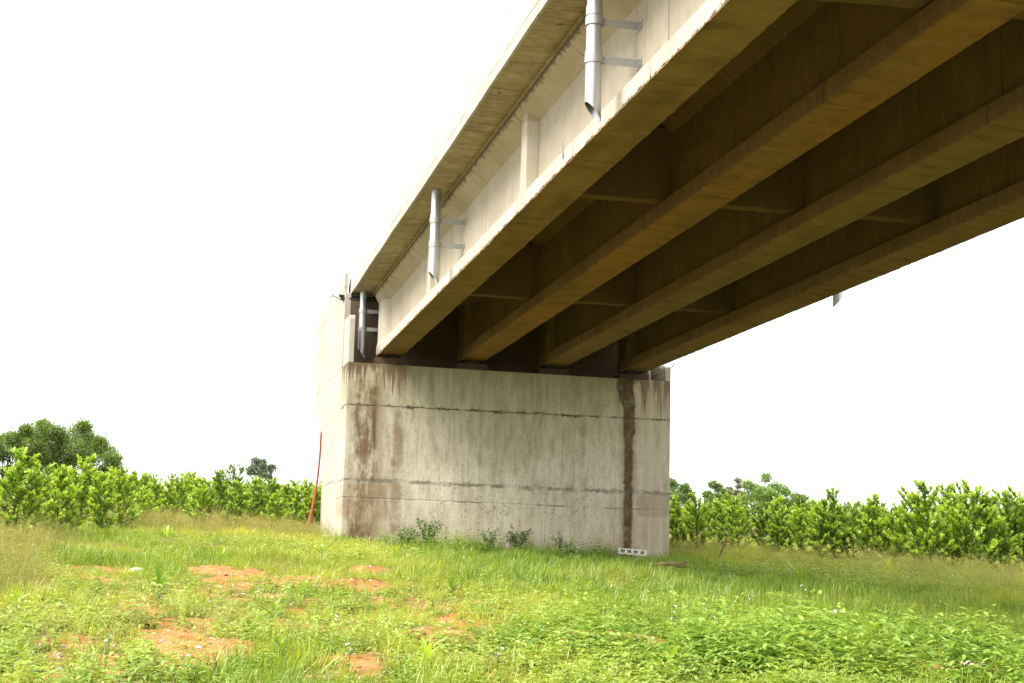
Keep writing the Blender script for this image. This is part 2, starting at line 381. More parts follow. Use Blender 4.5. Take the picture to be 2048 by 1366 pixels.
def metal(name, c, rough, var=.25):
    N = NT(name); P = N.obj(); sp = N.voro(P, 28)
    col = N.mix(N.step(sp, .2, .6, 0, var), c, tuple(v * .72 for v in c))
    st = N.noise(N.scale(P, (20, 20, 1.5)), 1, 3, .6)
    col = N.mix(N.step(st, .55, .8, 0, .4), col, (.42, .40, .36))
    N.bump(N.noise(P, 30, 2), .05, .01)
    return N.base(col, rough, .5, .75)
M['galv'] = metal('galvanised_steel', (.50, .51, .51), .36)
M['galv_flat'] = metal('galvanised_strap', (.45, .45, .43), .5)
N = NT('pipe_inside'); M['dark'] = N.base((.035, .033, .03), .8)
N = NT('rubber'); M['rubber'] = N.base(N.mix(N.noise(N.pos(), 6, 3), (.02, .018, .015), (.07, .055, .04)), .8)
N = NT('rusty_steel'); M['rust'] = N.base(N.mix(N.step(N.noise(N.pos(), 9, 4, .7), .35, .7), (.20, .075, .03), (.09, .045, .03)), .85)
N = NT('orange_plastic'); P = N.pos(); zz = N.sep(P)[2]
col = N.mix(N.noise(P, 2.5, 3), (.52, .11, .03), (.36, .065, .03))
M['orange'] = N.base(N.mix(N.step(zz, 3.0, 4.6), col, (.30, .035, .02)), .5, .4)
N = NT('white_block'); M['white'] = N.base(N.mix(N.step(N.noise(N.pos(), 9, 4, .7), .4, .75), (.82, .80, .72), (.55, .50, .40)), .8)
N = NT('dead_wood'); P = N.obj(); M['wood'] = N.base(N.mix(N.step(N.noise(N.scale(P, (14, 14, 3)), 1, 4), .3, .7), (.30, .19, .10), (.11, .075, .045)), .9)
N = NT('rock'); P = N.obj(); nz = N.noise(P, 5, 5, .7)
c = N.mix(N.step(nz, .3, .7), (.60, .52, .42), (.38, .27, .18)); c = N.mix(N.step(N.noise(P, 14, 4), .5, .7, 0, .6), c, (.33, .15, .07))
N.bump(nz, .6, .05); M['rock'] = N.base(c, .95)
N = NT('pale_rock'); P = N.obj(); nz = N.noise(P, 6, 5, .7)
N.bump(nz, .5, .04); M['pale_rock'] = N.base(N.mix(N.step(nz, .4, .75), (.74, .71, .64), (.45, .38, .28)), .95)
N = NT('blue_plastic'); M['blue'] = N.base((.03, .05, .22), .5)

def leafy(name, dark, mid, young, transl=.35, inst=False, gloss=.06, dry=None):
    """thin leaf: colour by leaf age (attribute 'age' 0 old .. 1 new shoot) and by plant; light passes through"""
    N = NT(name); age = N.attr('age')
    col = N.mix(N.step(age, 0, .5), dark, mid); col = N.mix(N.step(age, .5, 1), col, young)
    if inst:
        col = N.mix(N.attr('tint', 'INSTANCER'), col, dry if dry else young)
        rnd = N.n('ShaderNodeObjectInfo').outputs['Random']
        col = N.mix(N.mul(rnd, .35), col, mid)
    else:
        rnd = N.n('ShaderNodeObjectInfo').outputs['Random']
        col = N.mix(N.step(rnd, .45, 1, 0, .32), col, young); col = N.mix(N.step(rnd, .0, .4, .5, 0), col, dark)
    d = N.n('ShaderNodeBsdfDiffuse'); t = N.n('ShaderNodeBsdfTranslucent'); g = N.n('ShaderNodeBsdfGlossy'); g.inputs['Roughness'].default_value = .42
    N.set(d.inputs[0], col); N.set(t.inputs[0], N.mix(1.0, col, (1.25, 1.15, .6), 'MULTIPLY')); g.inputs[0].default_value = (.9, .95, 1, 1)
    a = N.n('ShaderNodeMixShader'); b = N.n('ShaderNodeMixShader')
    a.inputs[0].default_value = transl; N.t.links.new(d.outputs[0], a.inputs[1]); N.t.links.new(t.outputs[0], a.inputs[2])
    b.inputs[0].default_value = gloss; N.t.links.new(a.outputs[0], b.inputs[1]); N.t.links.new(g.outputs[0], b.inputs[2])
    N.t.links.new(b.outputs[0], N.out.inputs[0]); N.t.nodes.remove(N.bsdf)
    return N.mat
M['acacia'] = leafy('acacia_leaf', (.075, .160, .018), (.20, .355, .030), (.43, .58, .055), .45)
M['acacia_i'] = leafy('far_acacia_leaf', (.085, .16, .02), (.20, .33, .035), (.39, .52, .055), .42, inst=True)
M['tree'] = leafy('tree_leaf', (.055, .105, .018), (.15, .245, .036), (.29, .39, .06), .4)
M['tree_pale'] = leafy('pale_tree_leaf', (.08, .16, .030), (.16, .28, .042), (.27, .40, .07), .4)
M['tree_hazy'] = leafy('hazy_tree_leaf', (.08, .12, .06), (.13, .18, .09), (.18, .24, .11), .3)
M['tree_red'] = leafy('reddish_tree_leaf', (.10, .055, .035), (.17, .09, .06), (.22, .14, .08), .3)
M['weed_i'] = leafy('weed_leaf', (.060, .140, .020), (.17, .31, .035), (.38, .51, .09), .38, inst=True, dry=(.50, .56, .12))
M['weed'] = leafy('wall_weed_leaf', (.045, .095, .020), (.10, .19, .04), (.19, .29, .06), .35)
M['grass_i'] = leafy('grass_blade', (.085, .175, .014), (.20, .33, .022), (.35, .45, .045), .4, inst=True, gloss=.04, dry=(.56, .56, .08))
M['dry_i'] = leafy('dry_grass_blade', (.13, .17, .028), (.25, .27, .055), (.42, .38, .11), .35, inst=True, gloss=.03, dry=(.42, .33, .11))
N = NT('flower_stem'); M['flower_stem'] = N.base((.20, .27, .06), .7)
N = NT('petal'); M['petal'] = N.base((.85, .82, .80), .6)
N = NT('green_stem'); M['stem'] = N.base(N.mix(N.noise(N.obj(), 4, 2), (.16, .17, .05), (.14, .085, .035)), .8)
N = NT('bark'); P = N.obj(); M['bark'] = N.base(N.mix(N.step(N.noise(N.scale(P, (9, 9, 1.5)), 1, 4), .35, .7), (.10, .075, .05), (.045, .035, .025)), .95)

# laterite soil with pebbles and thatch
N = NT('laterite_soil'); P = N.pos()
n1 = N.noise(P, .5, 4, .6); n2 = N.noise(P, 3.5, 5, .7); n3 = N.noise(P, 22, 4, .7)
c = N.mix(N.step(n1, .35, .65), (.42, .175, .055), (.33, .145, .05)); c = N.mix(N.step(n2, .4, .7), c, (.50, .265, .115))
peb = N.step(N.voro(P, 18), .12, .22, 1, 0); c = N.mix(N.mul(peb, N.step(n2, .45, .6)), c, (.52, .33, .18))
c = N.mix(N.step(n3, .55, .75, 0, .7), c, (.15, .062, .024))
thatch = N.attr('turf'); c = N.mix(N.mul(thatch, N.step(n3, .2, .7, .75, 1)), c, N.mix(N.step(n2, .3, .7), (.085, .115, .022), (.15, .135, .04)))
N.bump(N.add(N.mul(n2, .5), N.add(N.mul(n3, .5), peb)), .8, .06)
M['soil'] = N.base(c, .97, .1)
N = NT('soil_clod'); M['soil_lump'] = N.base(N.mix(N.n('ShaderNodeObjectInfo').outputs['Random'], (.36, .145, .05), (.54, .30, .14)), .97, .1)
N = NT('dark_soil_clod'); M['soil_dark'] = N.base((.20, .08, .03), .97, .1)

# ------------------------------------------------------------------ ground
def axis(lo, hi, fine, far_lo, far_hi):
    a = list(np.arange(lo, hi + 1e-6, fine)); s = fine
    x = a[-1]
    while x < far_hi: s *= 1.18; x += s; a.append(x)
    s = fine; x = a[0]; pre = []
    while x > far_lo: s *= 1.18; x -= s; pre.append(x)
    return np.array(pre[::-1] + a)
def soil_open(x, y):
    """0..1: how bare the orange soil is"""
    x = np.asarray(x, float); y = np.asarray(y, float)
    n = vnoise(x * .9, y * .45, 21) * .55 + vnoise(x * 2.3, y * 1.2, 22) * .35 + vnoise(x * 5, y * 3, 23) * .15
    zone = np.clip(1 - np.maximum(np.abs(x + 3.2) / 4.0, np.abs(y + 23) / 9.5), 0, 1) ** .5 * .62
    for cx, cy, rx, ry, h in MOUNDS:
        zone = np.maximum(zone, 1.05 * np.clip(1.35 - np.hypot((x - cx) / (rx * 1.25), (y - cy + .25) / (ry * 2.0)), 0, 1))
    n2 = vnoise(x * 4.1, y * 3.1, 24) * .5 + vnoise(x * 9, y * 7, 25) * .3
    return np.clip((zone * .82 + n * .8 + n2 * .85 - .36) * 2.6, 0, 1)
gx = axis(-14, 22, .11, -420, 420); gy = axis(-31, 8, .11, -160, 620)
X, Y = np.meshgrid(gx, gy); Z = ground_z(X, Y) + soil_open(X, Y) * (vnoise(X * 5, Y * 5, 14) * .022 + vnoise(X * 8.3, Y * 8.3, 15) * .016)
V = np.stack([X, Y, Z], -1).reshape(-1, 3); nx, ny = len(gx), len(gy)
ii = (np.arange(ny - 1)[:, None] * nx + np.arange(nx - 1)[None, :]).ravel()
turf = 1 - soil_open(X, Y).ravel() * .95
me = np_mesh('ground', V, [np.stack([ii, ii + 1, ii + nx + 1, ii + nx], 1)], {'turf': turf}, True)
tag(link('ground', me, M['soil']), kind='structure')

# ------------------------------------------------------------------ bridge span
SK = -.1317                       # the bridge is skewed: y of anything square to the abutment falls with x
CF, GR = -.0309, -.0078           # superelevation and long fall
def TB(x, s, h): return (x, s + SK * x, 7.3969 + CF * x + GR * (s + SK * x + 1) + h)      # h above girder underside plane
Y0, Y1 = -46.0, 1.0
bridge = empty('bridge_span', (4.66, -20, 7.3), 'concrete girder bridge span reaching overhead from the stained abutment', 'bridge')
GXC = [1.2137 + 2.3 * i for i in range(4)]
SS = sorted(set([Y0] + list(np.arange(-33, Y1, .11)) + [Y1]))
for gi, cx in enumerate(GXC):
    rs = []
    rr = random.Random(40 + gi)
    for k, s in enumerate(SS):
        e = .010 + .016 * max(0, vnoise(s * 4.3, gi * 7.7, 8)) + .010 * rr.random()      # chipped outer arris
        e2 = .010 + .012 * max(0, vnoise(s * 3.9, gi * 5.1 + 3, 9)) + .006 * rr.random()
        end = s > -0.0
        wb = .30 if end else .10
        P = [(-.331 + e, .0), (.331 - e2, .0), (.331, e2), (.331, .27), (wb, .40), (wb, 1.53), (.425, 1.77), (.425, 1.86), (-.425, 1.86), (-.425, 1.77), (-wb, 1.53), (-wb, .40), (-.331, .27), (-.331, e * 1.6)]
        rs.append([TB(cx + px, s, h + (0 if j not in (0, 13) else .006 * rr.random())) for j, (px, h) in enumerate(P)])
    b = MB(); b.rings(rs)
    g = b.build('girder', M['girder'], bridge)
    if gi == 0:
        g['label'] = 'outer girder with web painted brighter as sunlit'
    # ragged mortar fins hanging from the form joint at the flange arris
    for sgn, amt in ((-1, 1.0), (1, .4)):
        rs = []; st_ = -33.0
        while st_ < .8:
            a = vnoise(st_ * .8, gi * 3.3 + sgn, 12); d = max(0, float(a) + .25) * rr.uniform(0, 1) ** 2 * .045 * amt + .003
            xx = cx + sgn * .325; h0 = .03
            rs.append([TB(xx, st_, h0), TB(xx - sgn * .014, st_, h0 - .004), TB(xx - sgn * .012, st_, .004 - d * .6), TB(xx + sgn * rr.uniform(.0, .016), st_, .006 - d)])
            st_ += rr.uniform(.035, .12)
        f = MB(); f.rings(rs); f.build('mortar_lip', M['girder'], g)
# deck slab with overhangs; soffit a little above the girder tops, wavy outer arris like hand-set forms
b = MB(); rs = []
xs = [.19, .70, .805, .815, 8.50, 8.51, 8.62, 9.13]
SD = sorted(set([Y0] + list(np.arange(-33, 2.2, .6)) + [2.2]))
for s in SD:
    o = .016 * float(vnoise(s * .45, 1.5, 31)) + .008 * float(vnoise(s * 1.7, 2.5, 32))
    und = [(.19 + o, 1.93), (.70, 1.935), (.785, 1.945), (.795, 1.865), (8.525, 1.865), (8.535, 1.945), (8.62, 1.935), (9.13, 1.93)]
    rs.append([TB(x, s, h) for x, h in und] + [TB(x, s, 2.16) for x, h in reversed(und)])
b.rings(rs); b.build('deck_slab', M['soffit'], bridge)
for x0, x1, x2 in ((.19, .235, .47), (9.13, 9.085, 8.85)):
    b = MB(); rs = []
    for s in SD:
        o = (.016 * float(vnoise(s * .45, 1.5, 31)) + .008 * float(vnoise(s * 1.7, 2.5, 32))) * (1 if x0 < 1 else -1)
        sgn = 1 if x0 < 1 else -1
        rs.append([TB(x0 + o - sgn * .012, s, 1.915), TB(x0 + o + sgn * .035, s, 1.915), TB(x0 + o + sgn * .035, s, 2.165), TB(x2, s, 2.165), TB(x2 - sgn * .05, s, 2.9), TB(x1 + o * .5, s, 2.9), TB(x0 + o - sgn * .012, s, 2.2)])
    b.rings(rs); b.build('parapet', M['parapet'], bridge)
# cross diaphragms between the girders, with their ends standing on the outer web
for s0 in (-7.35, -16.7, -25.8, -35.2):
    for k in range(3):
        b = MB(); xa, xb = GXC[k] + .098, GXC[k + 1] - .098
        n = 10; ring = []
        for i in range(n + 1):
            x = xa + (xb - xa) * i / n; d = .012 * R.uniform(-1, 1) + .01
            ring.append([TB(x, s0 - .27, .33 + d), TB(x, s0 + .0, .33 + d), TB(x, s0, 1.60), TB(x, s0 - .27, 1.60)])
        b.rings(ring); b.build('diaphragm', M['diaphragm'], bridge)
    for xo, sg in ((GXC[0], -1), (GXC[3], 1)):
        b = MB(); b.hexa([TB(xo + sg * .098, s0 - .33, .36), TB(xo + sg * .31, s0 - .33, .29), TB(xo + sg * .31, s0 + .05, .29), TB(xo + sg * .098, s0 + .05, .36),
                          TB(xo + sg * .098, s0 - .33, 1.56), TB(xo + sg * .31, s0 - .33, 1.70), TB(xo + sg * .31, s0 + .05, 1.70), TB(xo + sg * .098, s0 + .05, 1.56)])
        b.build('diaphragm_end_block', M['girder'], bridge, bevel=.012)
# expansion joint strips between deck and abutment backwall
b = MB()
b.hexa([TB(-.07, 1.52, 1.70), TB(9.2, 1.52, 1.70), TB(9.2, 1.85, 1.72), TB(-.07, 1.85, 1.72), TB(-.10, 1.52, 1.76), TB(9.2, 1.52, 1.76), TB(9.2, 1.85, 1.78), TB(-.10, 1.85, 1.78)])
b.hexa([TB(-.16, 1.60, 1.80), TB(9.2, 1.60, 1.80), TB(9.2, 1.95, 1.82), TB(-.12, 1.95, 1.82), TB(-.16, 1.60, 1.85), TB(9.2, 1.60, 1.85), TB(9.2, 1.95, 1.87), TB(-.12, 1.95, 1.87)])
b.build('expansion_joint_strip', M['rubber'], bridge)

# ------------------------------------------------------------------ abutment
def TA(x, s, z): return (x, s + SK * x, z)
def seat(x): return 7.046 - .0231 * x
AX0, AX1 = -.004, 9.034
abut = empty('abutment', (4.5, -.6, 1.9), 'stained cast concrete bridge abutment rising from the grass under the girders', 'abutment')
b = MB(); xs = np.linspace(AX0, AX1, 19)
b.rings([[TA(x, 0, .8), TA(x, 0, 3), TA(x, 0, 5), TA(x, 0, seat(x)), TA(x, 1.5, seat(x)), TA(x, 1.5, .8)] for x in xs])
b.build('front_wall', M['wall'], abut, bevel=.018)
b = MB(); b.rings([[TA(x, 1.504, 1.2), TA(x, 1.504, TB(x, 1.5, 1.68)[2]), TA(x, 2.0, TB(x, 1.5, 1.68)[2]), TA(x, 2.0, 1.2)] for x in np.linspace(AX0 + .19, AX1 - .19, 9)])
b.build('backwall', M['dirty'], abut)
for x0, x1, zt in ((AX0, AX0 + .15, 8.40), (AX1 - .16, AX1, 7.25)):
    b = MB()
    if zt > 8:
        prof = [(-.002, seat(x0) + .002), (-.002, zt - .14), (.02, zt - .06), (.09, zt - .01), (.2, zt), (1.3, zt + .03), (1.3, seat(x0) + .002)]
    else:      # broken stump of the far cheek wall
        prof = [(-.002, seat(x0) + .002), (-.002, zt - .06), (.10, zt + .03), (.3, zt + .02), (.6, zt + .12), (1.3, zt + .2), (1.3, seat(x0) + .002)]
    b.rings([[TA(x, s, z - (0.05 if (zt < 8 and x == x0) else 0) * (z > seat(x0) + .1)) for s, z in prof] for x in (x0, x1)])
    b.build('cheek_wall', M['wing'], abut, bevel=.01)
def wing(x0, x1):
    b = MB()
    prof = [(1.504, .9), (1.504, 9.275), (9.95, 9.262), (9.55, 7.15), (6.0, 4.25), (5.6, .9)]
    b.rings([[(x, s + SK * x0 * (1 if x0 < 1 else 1), z - .0231 * x0) for s, z in prof] for x in (x0, x1)])
    wg = b.build('wing_wall', M['wing'], abut, bevel=.012)
    b = MB(); zz = 9.275 - .0231 * x0
    o = SK * x0
    pa, pb = (x0, x0 + .10) if x0 < 1 else (x1 - .10, x1)
    b.hexa([(pa, 1.72 + o, zz + .004), (pb, 1.72 + o, zz + .004), (pb, 10.3 + o, zz - .01), (pa, 10.3 + o, zz - .01), (pa, 1.72 + o, zz + .62), (pb, 1.72 + o, zz + .62), (pb, 10.3 + o, zz + .60), (pa, 10.3 + o, zz + .60)])
    b.build('wing_parapet', M['parapet'], wg)
wing(AX0, AX0 + .185); wing(AX1 - .185, AX1)
for i, cx in enumerate(GXC):
    b = MB(); zb = TB(cx, .55, 0)[2]
    b.box(cx - .42, cx + .42, .38, .95, seat(cx) - .02, zb - .085, TA)
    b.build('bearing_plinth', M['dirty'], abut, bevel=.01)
    b = MB(); b.box(cx - .2, cx + .2, .45, .8, zb - .083, zb - .004, TA)
    b.build('bearing_pad', M['rubber'], abut)

# ------------------------------------------------------------------ drain pipes, hung from the slab edge
def drain(x, y, mirror, label):
    """galvanised pipe with two overlapping sleeve joints, skew-cut open end and two strap brackets back to the web"""
    s = y - SK * x
    zt = TB(x, s, 1.93)[2] + .05; zb = 7.36 + (CF * x * .9)
    t = empty('drain_pipe', (x, y, zb), label, 'drain pipe', 'galvanised drain pipes along the bridge edges')
    k = 28; r = .108; sg = -1 if mirror else 1
    def ring(z, rr, cut=0, tilt=0): return [(math.cos(a) * rr, math.sin(a) * rr, z - zb + cut * (-sg * math.cos(a)) + 0) for a in [2 * math.pi * i / k for i in range(k)]]
    z1, z2 = zb + (zt - zb) * .72, zb + (zt - zb) * .44
    b = MB()
    mid = zb + .13
    rs = [ring(zt, r * .93), ring(z1 + .02, r * .93), ring(z1 - .01, r * 1.045), ring(z1 - .13, r * 1.045), ring(z1 - .131, r * .97), ring(z2 + .02, r * .97), ring(z2 - .01, r * 1.075), ring(z2 - .135, r * 1.075), ring(z2 - .136, r * 1.0),
          ring(mid, r, .125)]
    inner = [ring(mid + .003, r * .94, .125), ring(zt - .3, r * .88)]
    b.rings(rs + inner, cap=False)
    p = b.build('pipe', M['galv'], t, local=True, smooth=True)
    md = p.modifiers.new('edge', 'EDGE_SPLIT'); md.split_angle = .7
    b = MB(); b.rings([ring(zt - .32, r * .87), ring(zt - .31, r * .87)]); b.build('pipe_throat', M['dark'], t, local=True)
    wx = (GXC[0] - .1 if not mirror else GXC[3] + .1) - x
    for zz in (zb + 1.36 , zb + .84):
        b = MB(); h = .055; zc = zz - zb; th = .006
        a = sg * r * 1.06; e = wx - sg * .012
        x0_, x1_ = (a, e) if a < e else (e, a)
        b.box(x0_, x1_, -.02 - th, -.02, zc - h, zc + h)
        b.box(min(e, e + sg * .010), max(e, e + sg * .010), -.16, .06, zc - h - .01, zc + h + .01)        # foot plate bolted on the web
        for dz in (-.03, .03):
            b.box(a + sg * .02 - .012, a + sg * .02 + .012, -.040, -.027, zc + dz - .012, zc + dz + .012)
            b.box(e - sg * .012 - .010, e - sg * .012 + .010, -.10 - .012, -.10 + .012, zc + dz - .012, zc + dz + .012)
        # clamp ring round the sleeve
        c = [[(math.cos(q) * rr, math.sin(q) * rr, zc + z_) for q in [2 * math.pi * i / k for i in range(k)]] for rr, z_ in ((r * 1.08, -h), (r * 1.12, -h), (r * 1.12, h), (r * 1.08, h))]
        b.rings(c, cap=False)
        b.build('bracket', M['galv_flat'], t, local=True)
    return t
drain(.50, -22.62, False, 'galvanised drain pipe nearest the camera, its top cut by the photo edge')
drain(.50, -10.68, False, 'galvanised drain pipe midway along the lit side of the bridge')
drain(.50, 1.22, False, 'galvanised drain pipe beside the abutment cheek wall at the end of the deck')
drain(8.86, -12.33, True, 'galvanised drain pipe whose tip hangs below the far right girder against the sky')

# ------------------------------------------------------------------ small man-made things
b = MB(); pts = []; rad = []
base = Vector((-.46, 5.53, gz(-.46, 5.53) - .1)); topp = Vector((-.10, 5.60, 5.56))
for i in range(60):
    t = i / 59; p = base.lerp(topp, t); p.x += .10 * math.sin(math.pi * t) * (1) - .02 * t; pts.append(p)
    rad.append((.044 * (1 - .45 * t)) * (1 + .10 * (i % 2)) if t < .97 else .02)
b.tube(pts, rad, 10)
o = b.build('corrugated_conduit', M['orange'], smooth=True); tag(o, 'thin orange ribbed conduit leaning upright beside the left wing wall', 'conduit')

b = MB(); L_, H_, D_ = .80, .16, .20
def TW(x, y, z):
    return (7.86 + x * .995 + y * .12, -1.52 - .1317 * x + y, 2.09 + z - .06 * x + gz(7.86, -1.5) - 1.86)
for z0, z1 in ((0, .04), (.125, H_)): b.box(-L_ / 2, L_ / 2, 0, D_, z0, z1, TW)
n = 4; bar = .07
for i in range(n + 1):
    c = -L_ / 2 + bar / 2 + (L_ - bar) * i / n
    b.box(c - bar / 2, c + bar / 2, .001, D_ - .001, .0405, .1245, TW)
b.box(-L_ / 2 + .01, L_ / 2 - .01, D_ - .03, D_ - .012, .041, .124, TW)
tag(b.build('slotted_block', M['white'], bevel=.008), 'white slotted block lying in the grass against the abutment wall', 'block')

b = MB(); b.tube([(-.02, 1.9, 9.10), (-.12, 1.85, 9.13), (-.25, 1.8, 9.19), (-.33, 1.75, 9.20), (-.42, 1.7, 9.14), (-.55, 1.65, 9.10)], .011, 6)
b.tube([(-.33, 1.75, 9.20), (-.36, 1.73, 9.24)], .008, 6)
tag(b.build('bent_wire', M['rust']), 'rusty bent wire poking out of the deck joint above the wing wall', 'wire')
b = MB(); b.tube([(9.02, -1.05, 7.15), (9.05, -1.06, 7.2), (9.16, -1.1, 7.34), (9.2, -1.12, 7.40)], .015, 6)
tag(b.build('rebar_stub', M['rust']), 'short dark rebar stub sticking out beside the right top corner of the abutment', 'rebar')
b = MB(); q = TB(.86, -19.6, .17); q = (q[0] + .012, q[1], q[2])
b.tube([(q[0], q[1], q[2] - .03), (q[0], q[1] + .0, q[2] + .03), (q[0], q[1], q[2] + .12), (q[0] - .01, q[1] + .02, q[2] + .2), (q[0] - .01, q[1] - .02, q[2] + .22)], [.008, .008, .003, .003, .003], 6)
tag(b.build('tie_wire', M['blue']), 'short blue tipped tie wire standing on the bright flange of the outer girder', 'wire')

def rock(x, y, sx, sy, sz, seed, mat, label, rot=0):
    rr = random.Random(seed); nu, nv = 12, 7; rs = []
    for j in range(nv + 1):
        th = math.pi * j / nv; ring = []
        for i in range(nu):
            ph = 2 * math.pi * i / nu
            d = 1 + .28 * float(vnoise(math.cos(ph) * 1.6 + seed, math.sin(ph) * 1.6 + th * 1.3, seed)) + .06 * rr.uniform(-1, 1)
            if j in (0, nv): d = 1
            ring.append((math.cos(ph) * math.sin(th) * sx * d, math.sin(ph) * math.sin(th) * sy * d, max(-.6, min(.75, math.cos(th) * 1.2)) * sz * d))
        rs.append(ring)
    b = MB(); b.rings(rs, cap=False)
    o = b.build('stone', mat, local=True); o.location = (x, y, gz(x, y) + sz * .35); o.rotation_euler = (rr.uniform(-.15, .15), rr.uniform(-.15, .15), rot)
    return tag(o, label, 'stone', 'loose stones on the soil')
rock(-5.05, -15.5, .13, .10, .05, 3, M['pale_rock'], 'flat white stone alone in the grass far left, below the dry grass')
rock(-.86, -22.9, .14, .10, .035, 4, M['pale_rock'], 'longest pale flat stone on the bare soil patch below the abutment', .3)
rock(-.55, -23.45, .10, .09, .06, 5, M['rock'], 'rounded tan stone just right of the longest pale flat stone')
rock(-.32, -23.0, .07, .06, .04, 6, M['rock'], 'smallest brown stone right of the rounded tan stone')
rock(4.40, -21.75, .19, .13, .07, 7, M['pale_rock'], 'white stone among weeds on the right, below the wall corner', .2)
rock(-2.53, -27.7, .08, .06, .035, 8, M['rock'], 'small pale stone at the bottom edge between two bright seedlings')
rock(-2.44, -18.7, .08, .07, .05, 9, M['rock'], 'orange tan stone at the left end of the largest bare soil patch')
rock(2.95, -27.55, .13, .10, .035, 10, M['rock'], 'broad reddish stone at the bottom right corner')
rock(4.95, -21.9, .08, .07, .05, 12, M['rock'], 'pinkish small stone right of the white stone among weeds')

b = MB(); x, y = 11.1, .3; z = gz(x, y) + .12
b.tube([(x - .05, y, z - .1), (x + .05, y, z + .18), (x + .2, y + .05, z + .42), (x + .33, y + .05, z + .72), (x + .36, y + .1, z + .85)], [.028, .028, .022, .018, .010], 7)
b.tube([(x + .2, y + .05, z + .42), (x + .36, y, z + .52)], [.014, .008], 6)
tag(b.build('dead_branch', M['wood'], smooth=True), 'bare dead branch leaning up out of the grass right of the abutment', 'branch')
b = MB(); x, y = 5.95, -10.3
pts = [(x + dx, y - dx * .4, gz(x + dx, y - dx * .4) + .24 + h) for dx, h in ((-.45, .0), (-.2, .03), (.0, .05), (.15, .02), (.27, .0))]
b.tube(pts, [.02, .04, .05, .055, .03], 8); b.tube([pts[3], (pts[3][0] + .16, pts[3][1] - .1, pts[3][2] + .10)], [.03, .015], 6)
tag(b.build('fallen_branch', M['wood'], smooth=True), 'brown fallen branch half sunk in the grass below the right wall corner', 'branch')

# ------------------------------------------------------------------ plants
def join(parts, name, mats=None):
    """parts: (V, faces, age array)"""
    off = 0; VV = []; FF = {}; A = []
    for V, F, a in parts:
        VV.append(V); A.append(a)
        for f in F: FF.setdefault(f.shape[1], []).append(f + off)
        off += len(V)
    return np_mesh(name, np.concatenate(VV), [np.concatenate(v) for v in FF.values()], {'age': np.concatenate(A)})

def acacia(seed, h, nleaf, leaf=.17, wide=.42, young=.5):
    """young acacia: upright stem, rising side shoots set with broad upward phyllodes, pale new leaves at every tip"""
    rr = np.random.default_rng(seed); r2 = random.Random(seed); st = MB(); P, Dr, Nn, L, A = [], [], [], [], []
    top = Vector((r2.uniform(-.08, .08) * h, r2.uniform(-.08, .08) * h, h))
    shoots = [(Vector((0, 0, 0)), top, .035 * h / 1.6 * .6, 1.0)]
    nb = int(17 + h * 7)
    for i in range(nb):
        t = .02 + .90 * (i / nb) ** 1.1; az = i * 2.4 + r2.uniform(-.5, .5); o = top * t
        ln = h * wide * (1.12 - .75 * t) * r2.uniform(.65, 1.15)
        el = r2.uniform(.35, .75) + .5 * t
        tip = o + Vector((math.cos(az) * math.cos(el), math.sin(az) * math.cos(el), math.sin(el))) * ln
        shoots.append((o, tip, .010, ln / h))
        for q in range(2 if ln > .35 else 1):
            o2 = o.lerp(tip, r2.uniform(.35, .7)); az2 = az + r2.uniform(-1.1, 1.1)
            tip2 = o2 + Vector((math.cos(az2) * .6, math.sin(az2) * .6, .75)) * ln * r2.uniform(.35, .6)
            shoots.append((o2, tip2, .006, ln * .5 / h))
    tot = sum((b - a).length for a, b, r, _ in shoots)
    for a, b, r, _ in shoots:
        mid = a.lerp(b, .5) + Vector((0, 0, -.04 * (b - a).length))
        st.tube([a, mid, b], [r, r * .75, r * .3], 5, cap=False)
        n = max(5, int(nleaf * (b - a).length / tot)); d = np.array((b - a).normalized())
        for k in range(n):
            u = 1 - abs(rr.normal(0, .42)); u = min(max(u, .04), 1.0)
            p = np.array(a) * (1 - u) + np.array(b) * u
            az = rr.uniform(0, 6.283); side = np.array((math.cos(az), math.sin(az), rr.uniform(-.25, .45)))
            out = d * (.25 + 1.1 * u * u) + side * (1.0 - .5 * u) + np.array((0, 0, .15 + .55 * u * u))
            if u < .5: out[2] -= rr.uniform(0, .5)
            P.append(p); Dr.append(out); L.append(leaf * rr.uniform(.65, 1.25) * (1 - .2 * u)); Nn.append(side * -.6 + np.array((rr.normal(0, .3), rr.normal(0, .3), 1)))
            A.append(np.clip(young * max(0, (u - .60) / .4) * 1.6 + rr.uniform(0, .5) - .05 + .15 * p[2] / h, 0, 1))
    P, Dr, Nn, L, A = map(np.array, (P, Dr, Nn, L, A))
    V, F, k = batch(LEAF, P, Dr, Nn, L, L * rr.uniform(.30, .44, len(L)), rr.uniform(-.05, .45, len(L)))
    return join([(V, F, np.repeat(A, k))], 'foliage'), st.mesh('stem')
VAR = [acacia(100 + i, 1.6, [1900, 1800, 2000, 1700, 1900, 1700][i], .142, [.41, .46, .36, .44, .40, .34][i], [1.1, 1.3, .9, 1.2, .8, 1.3][i]) for i in range(6)]
BIG = [acacia(140 + i, 2.3, 3200, .165, [.50, .44, .52][i], [1.0, .9, 1.1][i]) for i in range(3)]
for f, s in VAR + BIG:
    f.materials.append(M['acacia']); s.materials.append(M['stem'])
def plant(name, pair, x, y, sc_, rot, label, cat, group, zoff=-.07):
    t = empty(name, (x, y, gz(x, y) + zoff), label, cat, group)
    t.scale = (sc_, sc_, sc_); t.rotation_euler = (R.uniform(-.05, .05), R.uniform(-.05, .05), rot)
    for nm, me_ in (('foliage', pair[0]), ('stem', pair[1])):
        o = bpy.data.objects.new(nm, me_); COL.objects.link(o); o.parent = t
    return t
ORD = 'first second third fourth fifth sixth seventh eighth ninth tenth eleventh twelfth thirteenth fourteenth fifteenth sixteenth seventeenth eighteenth nineteenth twentieth'.split()
